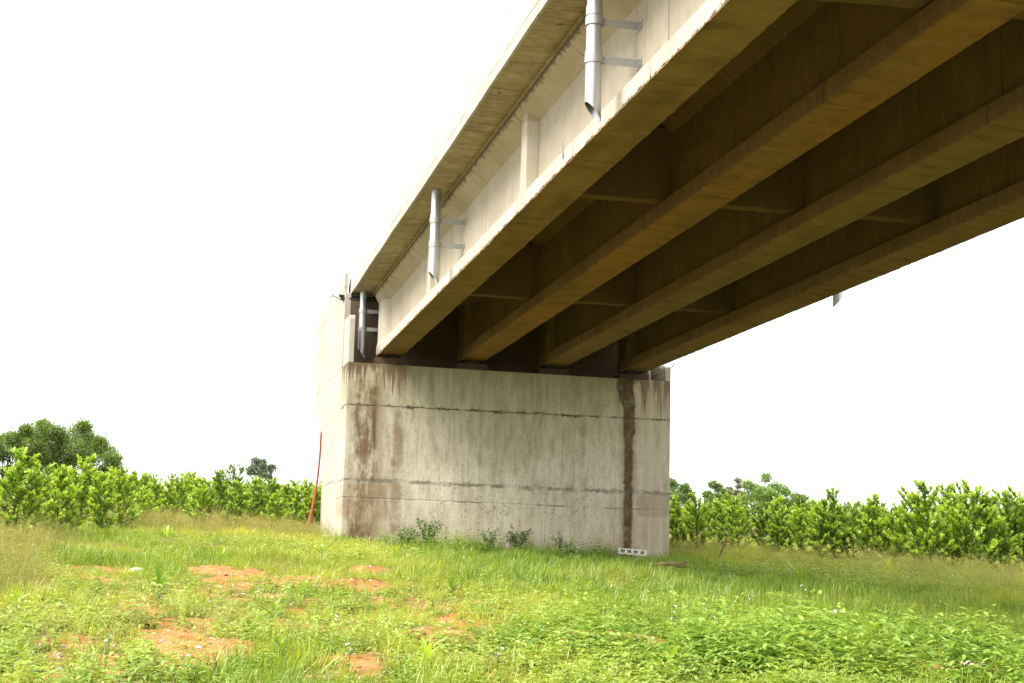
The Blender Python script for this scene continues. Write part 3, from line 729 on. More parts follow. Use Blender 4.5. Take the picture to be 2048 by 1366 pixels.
L1 = [(-7.78, -8.47, 1.80), (-7.45, -6.47, 1.62), (-7.09, -5.47, 1.58), (-6.85, -0.47, 1.80), (-6.2, -2.47, 1.46), (-5.87, 0.53, 1.55), (-5.34, 3.53, 1.12), (-4.71, 5.53, 1.25), (-3.69, 4.53, 1.50), (-2.67, 4.53, 1.42), (-1.83, 7.53, 1.36), (-1.38, 6.53, 1.28), (-0.64, 7.53, 1.41), (0.11, 9.9, 1.36)]
L2 = [(-7.62, 5.53, 1.42), (-7.1, 9.53, 1.54), (-6.46, 11.53, 1.51), (-5.91, 13.53, 1.45), (-5.09, 14.53, 1.45), (-4.35, 15.53, 1.45), (-3.53, 17.53, 1.47), (-2.78, 14.53, 1.77), (-1.66, 16.53, 1.75), (-0.78, 17.53, 1.60), (0.04, 19.53, 1.6), (0.78, 19.53, 1.62), (1.45, 19.53, 1.55)]
R1 = [(11.59, 5.53, 1.36), (12.33, 5.53, 1.72), (13.85, 7.53, 1.47), (13.79, 5.53, 1.79), (14.73, 5.53, 1.55), (14.35, 3.53, 1.73), (15.07, 3.53, 1.57), (15.29, 2.53, 1.75), (15.77, 2.53, 2.1), (16.4, 2.53, 1.79), (16.53, 1.53, 2.07), (17.31, 1.53, 1.83), (17.45, 0.53, 2.25), (17.46, -0.47, 2.58), (18.69, 0.53, 2.25), (18.75, -0.47, 2.58), (19.44, -0.47, 2.2), (20.61, 0.53, 2.3), (21.18, 0.53, 2.44)]
R2 = [(15.12, 14.53, 1.27), (16.43, 15.53, 1.47), (17.35, 15.53, 1.59), (17.84, 14.53, 1.45), (18.8, 14.53, 1.41), (19.32, 13.53, 1.38), (19.81, 12.53, 1.41), (20.48, 11.53, 1.54), (21.41, 11.53, 1.58), (22.04, 10.53, 1.52), (22.63, 9.53, 2.02), (23.45, 9.53, 2.15), (24.37, 9.53, 2.18), (25.3, 9.53, 2.03), (26.35, 9.53, 1.98)]
def row(pts, side, which, rev):
    order = sorted(range(len(pts)), key=lambda i: pts[i][0], reverse=rev)
    hs = [p[2] for p in pts]
    for rank, i in enumerate(order):
        x, y, h = pts[i]; big = h > 2.1; h *= R.uniform(.97, 1.04) if which == 'front' else R.uniform(.9, 1.12)
        adj = 'tall' if h > 2.2 else 'low' if h < 1.4 else 'bushy'
        lab = f'{adj} acacia shrub {side} of the abutment, {which} row, {ORD[rank]} from the wall'
        if big: plant('acacia_shrub', BIG[i % 3], x, y, h / 2.3, R.uniform(0, 6.28), lab, 'shrub', 'young acacia shrubs of the plantation')
        else: plant('acacia_shrub', VAR[R.randrange(6)], x, y, h / 1.6, R.uniform(0, 6.28), lab, 'shrub', 'young acacia shrubs of the plantation')
row(L1, 'left', 'front', True); row(L2, 'left', 'second', True); row(R1, 'right', 'front', False); row(R2, 'right', 'second', False)
# a darker broad bush behind the left rows
dk = acacia(171, 2.0, 1500, .15, .50, .15); dk[0].materials.append(M['tree']); dk[1].materials.append(M['stem'])
plant('dark_bush', dk, -2.15, 21.5, 1.12, 0, 'dark green broad bush rising behind the pale shrubs left of the abutment', 'bush', None)
# third to fifth rows: alike, half hidden
for side, xr in (('left', (-.125, .0905)), ('right', (.34, .58))):
    for D in (66, 74, 83, 94):
        x = CAM.x + math.tan(xr[0]) * D - 1.5
        while x < CAM.x + math.tan(xr[1]) * D + 1.5:
            y = D + CAM.y + R.uniform(-2, 2)
            plant('acacia_shrub', VAR[R.randrange(6)], x, y, R.uniform(.85, 1.2), R.uniform(0, 6.28), f'small distant acacia shrub behind the second row {side} of the abutment', 'shrub', f'distant acacia shrubs {side} of the abutment')
            x += R.uniform(1.5, 2.6)

def tree(name, x, y, h, wdt, mat, label, seed, nleaf=5000, leaf=.2, trunk_h=.35, lobes=14, group='trees beyond the plantation', dens=.42, base_low=.25, open_=0.0, shape=None, squash=.83):
    rr = np.random.default_rng(seed); r2 = random.Random(seed); st = MB(); P = []; Dr = []; A = []; L = []
    t = empty(name, (x, y, gz(x, y) - .1), label, 'tree', group)
    cents = []
    for i in range(lobes):
        az = i * 2.4 + r2.uniform(-.5, .5); q = math.sqrt((i + .5) / lobes)
        rad = wdt * .5 * q * r2.uniform(.70, .98); cap = math.sqrt(max(0, 1 - (.92 * q) ** 2))
        zz = h * (base_low + (1 - base_low) * (.12 + .78 * cap * r2.uniform(.45, 1.02)))
        cents.append((Vector((math.cos(az) * rad, math.sin(az) * rad, zz)), wdt * r2.uniform(.10, .17)))
    if shape: cents = [(Vector((a_, r2.uniform(-.28, .28) * wdt, b_ * squash)), c_ * 1.32) for a_, b_, c_ in shape]
    nt_ = 1 if wdt < 2.6 else 3
    bases = [Vector((r2.uniform(-.12, .12) * wdt * (nt_ > 1), r2.uniform(-.1, .1) * wdt * (nt_ > 1), 0)) for _ in range(nt_)]
    for bi, bp in enumerate(bases):
        fork = bp + Vector((r2.uniform(-.06, .06) * wdt, r2.uniform(-.06, .06) * wdt, h * trunk_h))
        st.tube([bp, bp.lerp(fork, .5) + Vector((.03, .02, 0)), fork], [.028 * h / nt_ ** .5, .022 * h / nt_ ** .5, .018 * h / nt_ ** .5], 8)
        for c, r in cents[bi::nt_]:
            m_ = fork.lerp(c, .55) + Vector((0, 0, -.06 * h))
            st.tube([fork, m_, c], [.010 * h, .007 * h, .003 * h], 5, cap=False)
    per = nleaf // lobes
    for c, r in cents:
        r = r * 1.35; u = unit(rr.normal(size=(per, 3))); q = rr.uniform(open_, 1, per) ** (1 / 2.2) * r * (1 + .45 * rr.normal(size=per) * .5)
        p = np.array(c) + u * q[:, None] * np.array((1, 1, .75))
        # sub-clumps: pull leaves towards a few twig ends
        k = rr.integers(0, 30, per); tw = np.array(c) + unit(rr.normal(size=(30, 3))) * r * rr.uniform(.45, 1.1, (30, 1)) * np.array((1, 1, .8))
        p = p * (1 - dens) + tw[k] * dens + rr.normal(0, .055 * wdt * .3, (per, 3))
        P.append(p); Dr.append(unit(p - np.array(c)) + rr.normal(0, .7, (per, 3)) + np.array((0, 0, .15))); A.append(np.clip(rr.uniform(0, .65, per) + .35 * (u[:, 2] > .2) * rr.uniform(0, 1, per), 0, 1)); L.append(leaf * rr.uniform(.6, 1.3, per))
    P, Dr, A, L = map(np.concatenate, (P, Dr, A, L))
    V, F, kk = batch(LEAF_S, P, Dr, rr.normal(size=P.shape) + np.array((0, 0, .8)), L, L * .42, rr.uniform(-.1, .3, len(L)))
    me_ = join([(V, F, np.repeat(A, kk))], 'crown'); me_.materials.append(mat)
    o = bpy.data.objects.new('crown', me_); COL.objects.link(o); o.parent = t
    st.build('trunk', M['bark'], t, local=True, smooth=True)
    return t
tree('broadleaf_tree', -11.0, 54.5, 5.75, 6.4, M['tree'], 'broad dark tree with several trunks standing behind the shrubs far left', 201, 76000, .12, .28, 30, shape=[(-2.0, 4.7, .62), (-2.7, 3.9, .55), (-1.2, 5.1, .6), (-.3, 4.6, .6), (.55, 5.15, .68), (1.15, 4.6, .5), (1.7, 4.1, .5), (2.35, 3.9, .5), (2.75, 3.2, .45), (2.35, 2.5, .4), (-1.5, 4.0, .6), (-.5, 3.7, .65), (.6, 3.9, .6), (1.3, 3.1, .5), (-2.4, 3.0, .55), (-1.2, 3.0, .5), (3.0, 2.4, .3), (-3.1, 4.4, .4), (-.6, 4.9, .3), (1.9, 4.55, .25), (-2.4, 5.1, .28), (.1, 2.9, .45), (.95, 5.5, .25), (-1.5, 5.5, .25)])
tree('broadleaf_tree', -14.6, 59.5, 5.1, 4.2, M['tree'], 'dark tree cut by the left edge, beside the broad many-trunked tree', 202, 30000, .12, .3, 20)
tree('broadleaf_tree', 5.14, 129.5, 7.4, 3.6, M['tree_hazy'], 'small hazy grey green tree on the skyline left of the wing wall', 203, 3200, .26, .5, 12, base_low=.55)
tree('broadleaf_tree', 23.1, 39.5, 3.5, 2.9, M['tree'], 'dark rounded tree peeping out right beside the abutment wall', 204, 13500, .11, .25, 18, base_low=.1)
tree('broadleaf_tree', 27.96, 44.5, 3.2, 2.3, M['tree'], 'dark green tree left of the reddish tree on the right skyline', 205, 9000, .11, .3, 14, base_low=.15)
tree('broadleaf_tree', 30.3, 47.5, 3.8, 1.5, M['tree_red'], 'thin reddish brown leaved tree on the right skyline', 206, 2850, .11, .4, 10, base_low=.25)
tree('broadleaf_tree', 30.5, 43.5, 3.9, 3.2, M['tree_pale'], 'bright green tree right beside the reddish tree on the skyline', 207, 13500, .11, .3, 20, base_low=.1)
tree('broadleaf_tree', 34.1, 47.5, 3.1, 2.6, M['tree'], 'low dark green tree right of the bright green tree on the skyline', 208, 9000, .11, .3, 14, base_low=.1)

# seedlings in the foreground
SEED = [acacia(300 + i, .5, 34, .13, .22, [1.3, .5, .9][i]) for i in range(3)]
def seedling(seed, h, n, leaf, young):
    rr = np.random.default_rng(seed); st = MB(); top = Vector((rr.normal(0, .05) * h, rr.normal(0, .05) * h, h * .8)); st.tube([(0, 0, 0), top * .5 + Vector((.01, 0, 0)), top], [.006, .005, .003], 5, cap=False)
    u = np.linspace(.18, 1, n); P = np.array(top)[None] * u[:, None]; az = np.arange(n) * 2.4 + rr.normal(0, .3, n)
    el = .25 + 1.0 * u ** 2; D = np.stack([np.cos(az) * np.cos(el), np.sin(az) * np.cos(el), np.sin(el)], 1)
    Lf = leaf * (.6 + .6 * np.sin(u * 2.6)) * rr.uniform(.8, 1.2, n)
    V, F, k = batch(LEAF, P, D, np.stack([-np.cos(az) * .7, -np.sin(az) * .7, np.ones(n)], 1), Lf, Lf * .36, rr.uniform(0, .3, n))
    a = np.clip(u * young + rr.uniform(-.15, .15, n), 0, 1)
    f = join([(V, F, np.repeat(a, k))], 'foliage'); f.materials.append(M['acacia']); s = st.mesh('stem'); s.materials.append(M['stem']); return f, s
SEED = [seedling(300, .4, 15, .16, .55), seedling(301, .4, 13, .17, 1.15), seedling(302, .4, 18, .14, .8), seedling(303, .4, 12, .19, 1.25)]
G_S = 'acacia seedlings scattered in the foreground'
for x, y, h, v, lab in [
    (-4.68, -22.71, .42, 0, 'dark leaved seedling on reddish stem, between tall dry grass and soil'), (-3.47, -24.73, .38, 1, 'yellow tipped seedling with broad upright leaves, foreground left of centre'),
    (-2.79, -20.61, .32, 2, 'pale seedling at the left edge of the largest bare soil patch'), (-3.68, -14.29, .36, 0, 'slim seedling in mid grass, left of the bare soil'),
    (-.13, -10.82, .38, 1, 'bright yellow seedling just below the left part of the abutment wall'), (-.55, -19.37, .33, 0, 'dark seedling right of the largest bare soil patch'),
    (-3.6, -27.68, .32, 2, 'many leaved seedling near the bottom edge, leftmost of the bottom three'), (-2.47, -28.35, .34, 3, 'bright big leaved seedling at the bottom edge, middle of the bottom three'),
    (-.32, -28.2, .36, 3, 'large bright yellow green seedling at the bottom edge below the wall centre'), (-6.1, -24.23, .36, 1, 'seedling at the left photo edge in front of the dry grass'),
    (-4.6, -6.99, .42, 1, 'seedling in grass before the left shrubs, far from the soil'), (-1.59, -10.49, .34, 1, 'leafy seedling at the foot of the wing wall corner'),
    (5.9, -16.13, .32, 2, 'seedling left of the arching blade plant on the right'), (13.23, -1.91, .42, 2, 'upright seedling nearest the right shrubs in brownish grass'),
    (14.58, -3.29, .45, 1, 'yellow green seedling on the right between ground cover and brown grass'), (10.51, -12.58, .28, 1, 'small yellow seedling alone in right hand grass'),
    (-3.76, -25.85, .26, 0, 'small dark seedling below the yellow tipped one')]:
    plant('acacia_seedling', SEED[v], x, y, h / .4, R.uniform(0, 6.28), lab, 'seedling', G_S)
# arching blade plant
rr = np.random.default_rng(5); n = 16; az = np.arange(n) * 2.4; el = rr.uniform(.7, 1.35, n); L_ = rr.uniform(.5, .85, n)
V, F, k = batch(BLADE, rr.normal(0, .02, (n, 3)) * np.array((1, 1, 0)), np.stack([np.cos(az) * np.cos(el), np.sin(az) * np.cos(el), np.sin(el)], 1), np.tile([[0, 0, 1.]], (n, 1)) + rr.normal(0, .1, (n, 3)), L_, .045, rr.uniform(.3, .8, n))
me = join([(V, F, np.repeat(rr.uniform(.7, 1, n), k))], 'arching_grass_plant'); o = link('arching_grass_plant', me, M['acacia']); o.location = (7.46, -13.49, gz(7.46, -13.49) + .08); tag(o, 'pale arching blade leaved plant in the ground cover on the right', 'plant')
# weeds at the foot of the wall
for i, (x, y, h, wd, nl, lab) in enumerate([(2.24, -.85, .95, 1.0, 620, 'tallest bushy weed against the left part of the abutment wall'), (1.61, -1.2, .7, .7, 300, 'thin weed left of the tallest weed by the wall'), (3.94, -1.05, .78, .6, 300, 'small round weed at the middle of the wall foot'),
                                     (4.71, -1.1, .92, 1.05, 600, 'wide dark weed right of the small round weed at the wall'), (5.82, -1.25, .8, .26, 140, 'slender dark spike of a weed by the wall, left of the white block'), (6.13, -1.3, .62, .30, 120, 'short scraggly weed right of the slender spike by the wall')]):
    st = MB(); rr = np.random.default_rng(50 + i); P = []; D = []
    ns = 5 if wd > .4 else 2
    for q in range(ns * 3):
        az = q * 2.4; tip = Vector((math.cos(az) * wd * .5 * rr.uniform(.3, 1), math.sin(az) * wd * .35 * rr.uniform(.3, 1), h * rr.uniform(.6, 1))); st.tube([(0, 0, 0), tip * .5 + Vector((0, 0, .1 * h)), tip], [.006, .005, .002], 4, cap=False)
        for u in rr.uniform(.3, 1, nl // (ns * 3)):
            P.append(np.array(tip) * u + rr.normal(0, .03, 3) + np.array((0, 0, .1 * h * 4 * u * (1 - u)))); D.append(np.array((math.cos(az), math.sin(az), .2)) + rr.normal(0, .7, 3))
    P = np.array(P); D = np.array(D); V, F, k = batch(LEAF_S, P, D, np.tile([[0, 0, 1.]], (len(P), 1)) + rr.normal(0, .3, P.shape), rr.uniform(.05, .10, len(P)), .032, .2)
    t = empty('wall_weed', (x, y, gz(x, y)), lab, 'weed', 'weeds along the foot of the abutment')
    me = join([(V, F, np.repeat(rr.uniform(0, 1, len(P)), k))], 'foliage'); link('foliage', me, M['weed'], t, local=True); st.build('stem', M['stem'], t, local=True)
# white flowering stalks
for x, y, h, lab in [(.58, -25.69, .44, 'tall white flowered stalk in the dense weeds, left of the pair'), (1.22, -24.86, .40, 'white flowered stalk standing right of the tallest flowered stalk'), (1.05, -25.64, .34, 'short stalk with two white flowers above the dark weeds'),
                     (3.07, -21.72, .32, 'white flowered stalk in mid right grass below the wall corner'), (3.92, -21.5, .42, 'white flowered stalk left above the white stone on the right'), (-5.01, -28.03, .26, 'low stalk with one white flower at the bottom left'),
                     (-4.11, -24.79, .32, 'white flowered stalk right of the dark leaved seedling'), (-3.11, -28.4, .26, 'low white flowered stalk at the bottom between seedlings'), (-1.86, -28.3, .28, 'white flowered stalk near the bottom right of the middle seedling'), (-.86, -26.76, .30, 'white flowered stalk in front of the long pale stone'),
                     (-3.55, -22.6, .30, 'white flowered stalk on open ground above the yellow tipped seedling'), (-2.9, -25.2, .26, 'white flowered stalk right of the yellow tipped seedling')]:
    t = empty('flower_stalk', (x, y, gz(x, y)), lab, 'flower', 'white flowered stalks among the weeds'); rr = np.random.default_rng(int(abs(x * 100)))
    st = MB(); st.tube([(0, 0, 0), (.01, 0, h * .5), (.015, .005, h)], [.006, .005, .003], 5, cap=False); st.build('stem', M['flower_stem'], t, local=True)
    u = rr.uniform(.15, .95, 16); az = rr.uniform(0, 6.28, 16)
    V, F, k = batch(LEAF_S, np.stack([u * .012, u * 0, u * h], 1), np.stack([np.cos(az), np.sin(az), az * 0 + .3], 1), np.tile([[0, 0, 1.]], (16, 1)), rr.uniform(.04, .09, 16), .026, .3)
    link('leaves', join([(V, F, np.repeat(rr.uniform(.3, 1, 16), k))], 'leaves'), M['weed'], t, local=True)
    for q in range(2 + int(rr.integers(0, 2))):
        b = MB(); a = rr.uniform(0, 6.28); z0 = h * (.97 - .14 * q); c = Vector((.015 + math.cos(a) * .012, math.sin(a) * .012, z0)); d = Vector((math.cos(a), math.sin(a), -.5)).normalized()
        b.tube([c, c + d * .014, c + d * .026, c + d * .031], [.003, .005, .008, .011], 7); b.build('flower', M['petal'], t, local=True)

# ------------------------------------------------------------------ ground cover (stuff), scattered as instances
def template(name, me_, mat):
    me_.materials.append(mat); return bpy.data.objects.new(name, me_)
def tuft(seed, n, h, wid, spread, lean, rad=.10):
    rr = np.random.default_rng(seed); az = rr.uniform(0, 6.283, n); r = rad * np.sqrt(rr.uniform(0, 1, n)); a2 = rr.uniform(0, 6.283, n)
    P = np.stack([np.cos(a2) * r, np.sin(a2) * r, np.zeros(n) - .01], 1); el = np.clip(1.25 + rr.normal(0, spread, n), .35, 1.55)
    D = np.stack([np.cos(az) * np.cos(el), np.sin(az) * np.cos(el), np.sin(el)], 1); L = h * rr.uniform(.45, 1.1, n)
    V, F, k = batch(BLADE, P, D, np.tile([[0, 0, 1.]], (n, 1)) + rr.normal(0, .4, (n, 3)), L, wid * rr.uniform(.7, 1.3, n), rr.uniform(.0, lean, n))
    return join([(V, F, np.repeat(rr.uniform(0, 1, n), k))], 'tuft')
def plume(seed, n, h):
    """fine-stalked dry grass with open seed heads"""
    rr = np.random.default_rng(seed); parts = []
    az = rr.uniform(0, 6.283, n); r = .16 * np.sqrt(rr.uniform(0, 1, n)); a2 = rr.uniform(0, 6.283, n); el = np.clip(1.2 + rr.normal(0, .28, n), .5, 1.5)
    P = np.stack([np.cos(a2) * r, np.sin(a2) * r, r * 0], 1); D = np.stack([np.cos(az) * np.cos(el), np.sin(az) * np.cos(el), np.sin(el)], 1); L = h * rr.uniform(.6, 1.1, n)
    Nv = np.tile([[0, 0, 1.]], (n, 1)) + rr.normal(0, .3, (n, 3)); bd = rr.uniform(.1, .45, n)
    V, F, k = batch(BLADE, P, D, Nv, L, .0055, bd); parts.append((V, F, np.repeat(rr.uniform(.2, .9, n), k)))
    tip = V.reshape(n, k, 3)
    for q in range(9):
        f = rr.uniform(.0, 1, n)[:, None]; Q = tip[:, 4] * (1 - f) + tip[:, 6] * f
        D2 = unit(D) * .6 + rr.normal(0, .6, (n, 3)) + np.array((0, 0, -.1)); V2, F2, k2 = batch(LEAF_S, Q, D2, rr.normal(size=(n, 3)), rr.uniform(.03, .11, n), .004, .3)
        parts.append((V2, F2, np.repeat(rr.uniform(.5, 1, n), k2)))
    return join(parts, 'plume')
def weed(seed, h, nodes, leaf, droop=.35):
    rr = np.random.default_rng(seed); P = []; D = []; L = []; A = []
    for s in range(int(rr.integers(1, 4))):
        top = np.array((rr.normal(0, .25) * h, rr.normal(0, .25) * h, h * rr.uniform(.7, 1.05)))
        for i in range(nodes):
            u = (i + 1) / nodes; az0 = i * 1.571 + rr.uniform(-.3, .3)
            for side in (0, math.pi):
                az = az0 + side; P.append(top * u); el = .10 + .55 * u * u + rr.normal(0, .15)
                D.append((math.cos(az) * math.cos(el), math.sin(az) * math.cos(el), math.sin(el))); L.append(leaf * (1.15 - .55 * u) * rr.uniform(.75, 1.2)); A.append(np.clip(.25 + .6 * u * u + rr.normal(0, .15), 0, 1))
    P, D, L, A = map(np.array, (P, D, L, A))
    V, F, k = batch(LEAF, P, D, np.tile([[0, 0, 1.]], (len(P), 1)) + rr.normal(0, .15, P.shape), L, L * .42, droop + .1 + rr.normal(0, .12, len(P)))
    return join([(V, F, np.repeat(A, k))], 'weed')

def scatter(name, label, pts, scl, tint, idx, temps):
    me_ = np_mesh(name, np.stack([pts[:, 0], pts[:, 1], ground_z(pts[:, 0], pts[:, 1]) - .01], 1), [], {
        'rot': np.stack([NR.normal(0, .08, len(pts)), NR.normal(0, .08, len(pts)), NR.uniform(0, 6.283, len(pts))], 1), 'scl': scl, 'tint': np.clip(tint, 0, 1)})
    at = me_.attributes.new('idx', 'INT', 'POINT'); at.data.foreach_set('value', np.asarray(idx, np.int32))
    o = link(name, me_, None); tag(o, label, None, None, 'stuff')
    c = bpy.data.collections.new(name + '_forms')
    for t in temps: c.objects.link(t)
    ng = bpy.data.node_groups.new(name, 'GeometryNodeTree')
    ng.interface.new_socket('Geometry', in_out='INPUT', socket_type='NodeSocketGeometry'); ng.interface.new_socket('Geometry', in_out='OUTPUT', socket_type='NodeSocketGeometry')
    gi = ng.nodes.new('NodeGroupInput'); go = ng.nodes.new('NodeGroupOutput'); ip = ng.nodes.new('GeometryNodeInstanceOnPoints'); ci = ng.nodes.new('GeometryNodeCollectionInfo')
    ci.inputs['Collection'].default_value = c; ci.inputs['Separate Children'].default_value = True; ci.inputs['Reset Children'].default_value = True
    def na(nm, ty):
        q = ng.nodes.new('GeometryNodeInputNamedAttribute'); q.data_type = ty; q.inputs['Name'].default_value = nm; return q.outputs['Attribute']
    ng.links.new(gi.outputs[0], ip.inputs['Points']); ng.links.new(ci.outputs[0], ip.inputs['Instance']); ip.inputs['Pick Instance'].default_value = True
    ng.links.new(na('idx', 'INT'), ip.inputs['Instance Index']); ng.links.new(na('rot', 'FLOAT_VECTOR'), ip.inputs['Rotation']); ng.links.new(na('scl', 'FLOAT'), ip.inputs['Scale'])
    ng.links.new(ip.outputs[0], go.inputs[0])
    o.modifiers.new('scatter', 'NODES').node_group = ng
    return o

def view_points(n, d0, d1, power=1.0, margin=2.5):
    """random ground points in the wedge of ground the photo looks over (with a margin), denser near"""
    D = d0 + (d1 - d0) * NR.uniform(0, 1, n) ** power; a0 = CAM.x + math.tan(-.127) * D - margin; a1 = CAM.x + math.tan(.585) * D + margin
    x = a0 + (a1 - a0) * NR.uniform(0, 1, n); y = D + CAM.y
    keep = ~((x > -.05) & (x < 9.1) & (y + .1317 * x > -.03)) 
    return np.stack([x[keep], y[keep]], 1)

DRY = [(-8.3, -12, 2.3, 6.5), (-7.6, -18, 1.5, 4.5), (-7.3, -23, 1.0, 3.0), (15, -6, 4.5, 4), (12.5, -11, 2.0, 4), (18, -3, 6, 3)]
def dry_zone(x, y):
    z = np.zeros_like(x)
    for cx, cy, rx, ry in DRY: z = np.maximum(z, np.clip(1.35 - np.hypot((x - cx) / rx, (y - cy) / ry), 0, 1))
    band = np.clip(1 - np.abs(y - 4) / 7, 0, 1) * .8 * (x < 0) + np.clip(1 - np.abs(y - 1 + .1 * (x - 10)) / 7, 0, 1) * .75 * (x > 9.2)
    return np.clip(np.maximum(z, band) + .25 * vnoise(x * .7, y * .5, 41), 0, 1)

# short grass
p = view_points(72000, 10.5, 58, 1.25); x, y = p[:, 0], p[:, 1]; so = soil_open(x, y)
keep = NR.uniform(0, 1, len(p)) > np.clip(so * 1.05 + .80 * np.clip((1.2 - x) / 1.5, 0, 1) * np.clip((-17.5 - y) / 2.5, 0, 1) * (vnoise(x * .8, y * .6, 77) > -.62) + .5 * ((np.hypot((x - 10.5) / 3.2, (y + 8) / 6.5) < 1) & (x > 7.5)), 0, .94)
keep &= ~((np.abs(x - 7.8) < .55) & (y > -3.4) & (y < -1.3)); p = p[keep]; x, y = p[:, 0], p[:, 1]
under = np.clip((x + .5) / 2.5, 0, 1) * np.clip((12 - x) / 3, 0, 1)  # below the deck: taller, and tint lowered to paint its shade
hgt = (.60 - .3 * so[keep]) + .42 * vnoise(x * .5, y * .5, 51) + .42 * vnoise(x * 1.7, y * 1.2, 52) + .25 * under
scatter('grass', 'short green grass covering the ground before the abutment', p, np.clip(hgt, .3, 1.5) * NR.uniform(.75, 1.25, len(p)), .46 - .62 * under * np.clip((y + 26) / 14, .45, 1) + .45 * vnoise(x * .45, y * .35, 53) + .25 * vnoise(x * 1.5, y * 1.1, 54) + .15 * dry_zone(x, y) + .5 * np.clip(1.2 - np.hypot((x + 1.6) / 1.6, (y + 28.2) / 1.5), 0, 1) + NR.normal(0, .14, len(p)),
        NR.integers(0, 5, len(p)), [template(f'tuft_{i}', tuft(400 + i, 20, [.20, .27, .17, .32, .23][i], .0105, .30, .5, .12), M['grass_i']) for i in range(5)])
n = 2600; q = NR.uniform(0, 1, n); fx = NR.uniform(-.6, 9.6, n); fy = -.1317 * np.clip(fx, 0, 9.1) - .06 - q ** 1.6 * 2.2  # wall foot grass: low tint paints in the shade of the deck
lush = (1 - 1.0 * (np.abs(fx - 7.86) < .62) * (fy > -4)) * np.clip(.45 + .6 * vnoise(fx * .9, fy * .8, 91) + .35 * (fx > 1.8) * (fx < 7.4), 0, 1); kp = NR.uniform(0, 1, n) < lush
scatter('wall_foot_grass', 'taller green grass tinted dark as deck shade, banked against the foot of the abutment', np.stack([fx, fy], 1)[kp], ((.55 + .55 * lush * (1 - q * .6)) * NR.uniform(.6, 1.3, n))[kp], (.04 + .22 * NR.uniform(0, 1, n) ** 2)[kp], NR.integers(0, 5, n)[kp],
        [template(f'foot_tuft_{i}', tuft(470 + i, 26, [.24, .30, .2, .34, .26][i], .0085, .32, .55, .12), M['grass_i']) for i in range(5)])
# tall dry grass
p = view_points(26000, 13, 62, 1.1); z = dry_zone(p[:, 0], p[:, 1]); p = p[NR.uniform(0, 1, len(p)) < (z * 1.15 - .12) * np.where(p[:, 0] > 8, .20, .8)]; x, y = p[:, 0], p[:, 1]; z = dry_zone(x, y)
scatter('dry_grass', 'tall wispy straw coloured grass below the shrubs and at the photo edges', p, (.55 + .5 * z) * NR.uniform(.6, 1.2, len(p)), np.where(x > 8, .02, .25) + .5 * vnoise(x * .4, y * .3, 61) + NR.normal(0, .1, len(p)), NR.integers(0, 4, len(p)),
        [template(f'plume_{i}', plume(420 + i, 20, [.62, .5, .7, .45][i]), M['dry_i']) for i in range(4)])
# broadleaf weeds
p = view_points(44000, 10.5, 46, 1.7); x, y = p[:, 0], p[:, 1]
left = np.clip(1 - np.maximum(np.abs(x + 2.6) / 5.2, np.abs(y + 25) / 8.5) , 0, 1) ** .5
right = np.clip(1.35 - np.hypot((x - 2.2) / 3.2, (y + 26.2) / 4.2), 0, 1)
patch = np.clip(1.3 - np.hypot((x - 10.5) / 3.2, (y + 8) / 6.5), 0, 1) + np.clip(1.2 - np.hypot((x + 1.5) / 3.4, (y + 9) / 4.5), 0, 1) * .8 + np.clip(1.2 - np.hypot((x - 9.2) / 1.6, (y + 14) / 3), 0, 1)
dn = np.clip(left * 1.15 + right * .72 + patch * .8 + .6 * vnoise(x * 1.1, y * .8, 71) + .5 * vnoise(x * 2.9, y * 2.1, 73) - .02, 0, 1) * (1 - .86 * soil_open(x, y))
keep = NR.uniform(0, 1, len(p)) < dn; p = p[keep]; x, y = p[:, 0], p[:, 1]; right = right[keep]; patch = patch[keep]
scatter('weeds', 'low broad leaved weeds spreading over the foreground', p, (.66 + .40 * vnoise(x * 1.3, y * 1.0, 78) + .70 * right + .55 * np.clip(patch, 0, 1)) * NR.uniform(.65, 1.3, len(p)), .52 - .75 * right + .22 * patch + .35 * vnoise(x * .9, y * .8, 72) + NR.normal(0, .12, len(p)), NR.integers(0, 6, len(p)),
        [template(f'weed_{i}', weed(440 + i, [.20, .26, .17, .30, .14, .22][i], [4, 5, 3, 5, 3, 4][i], [.085, .092, .075, .098, .07, .08][i]), M['weed_i']) for i in range(6)])
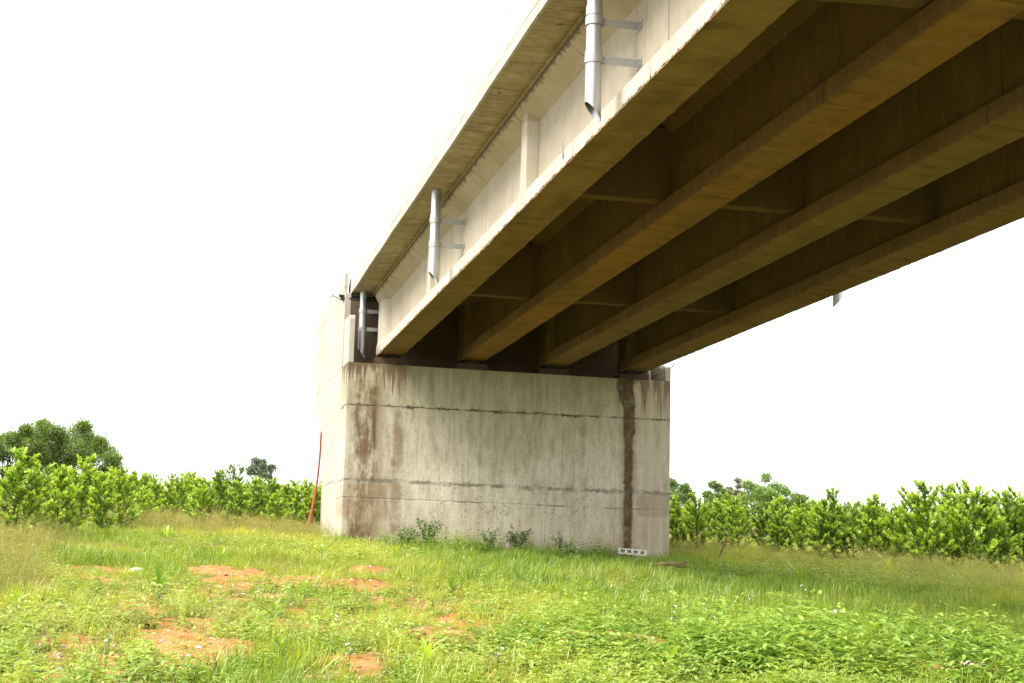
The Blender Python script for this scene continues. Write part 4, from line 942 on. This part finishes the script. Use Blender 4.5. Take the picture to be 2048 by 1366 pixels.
# crumbs and clods on the bare soil
p = view_points(90000, 10.5, 34, 1.4); so = soil_open(p[:, 0], p[:, 1]); p = p[NR.uniform(0, 1, len(p)) < so * .9]
def clod(seed, mat):
    rr = random.Random(seed); rs = []
    for j in range(5):
        th = math.pi * (j + .02) / 4.04; rs.append([(math.cos(a) * math.sin(th) * rr.uniform(.75, 1.25), math.sin(a) * math.sin(th) * rr.uniform(.7, 1.2), math.cos(th) * .7 * rr.uniform(.8, 1.2)) for a in [i * 6.283 / 7 for i in range(7)]])
    b = MB(); b.rings(rs); return template('clod', b.mesh('clod'), mat)
scatter('soil_crumbs', 'orange crumbs and pebbles lying on the bare soil', p, .007 + .030 * NR.uniform(0, 1, len(p)) ** 3, NR.uniform(0, 1, len(p)), NR.choice(6, len(p), p=[.3, .3, .2, .1, .05, .05]), [clod(1, M['soil_lump']), clod(2, M['soil_lump']), clod(3, M['soil_dark']), clod(4, M['rock']), clod(5, M['pale_rock']), clod(6, M['pale_rock'])])
# rank weeds along the wall foot
n = 1500; fx = NR.uniform(1.0, 7.3, n); fy = -.1317 * fx - .12 - NR.uniform(0, 1, n) ** 1.5 * 2.0
kp = NR.uniform(0, 1, n) < np.clip(.35 + .7 * vnoise(fx * 1.1, fy * .9, 95), 0, 1)
scatter('wall_foot_weeds', 'rank dark green weeds tangled along the foot of the abutment', np.stack([fx, fy], 1)[kp], (.9 + .9 * NR.uniform(0, 1, n) ** 2)[kp], (.0 + .25 * NR.uniform(0, 1, n) ** 2)[kp], NR.integers(0, 4, n)[kp],
        [template(f'rank_weed_{i}', weed(480 + i, [.26, .36, .22, .42][i], [6, 7, 5, 8][i], [.075, .08, .07, .085][i]), M['weed_i']) for i in range(4)])
# the far plantation, one mass
D = NR.uniform(98, 230, 1500); x = CAM.x + np.tan(NR.uniform(-.15, .62, 1500)) * D; p = np.stack([x, D + CAM.y], 1); p = p[~((x > 0) & (x < 9) & (p[:, 1] < 12))]
scatter('far_plantation', 'far acacia plantation filling the skyline', p, NR.uniform(.8, 1.35, len(p)), NR.uniform(0, .35, len(p)), NR.integers(0, 3, len(p)),
        [template(f'far_shrub_{i}', VAR[i][0].copy(), M['acacia_i']) for i in range(3)])
for c in bpy.data.collections:
    if c.name == 'far_plantation_forms':
        for o in c.objects: o.data.materials.clear(); o.data.materials.append(M['acacia_i'])
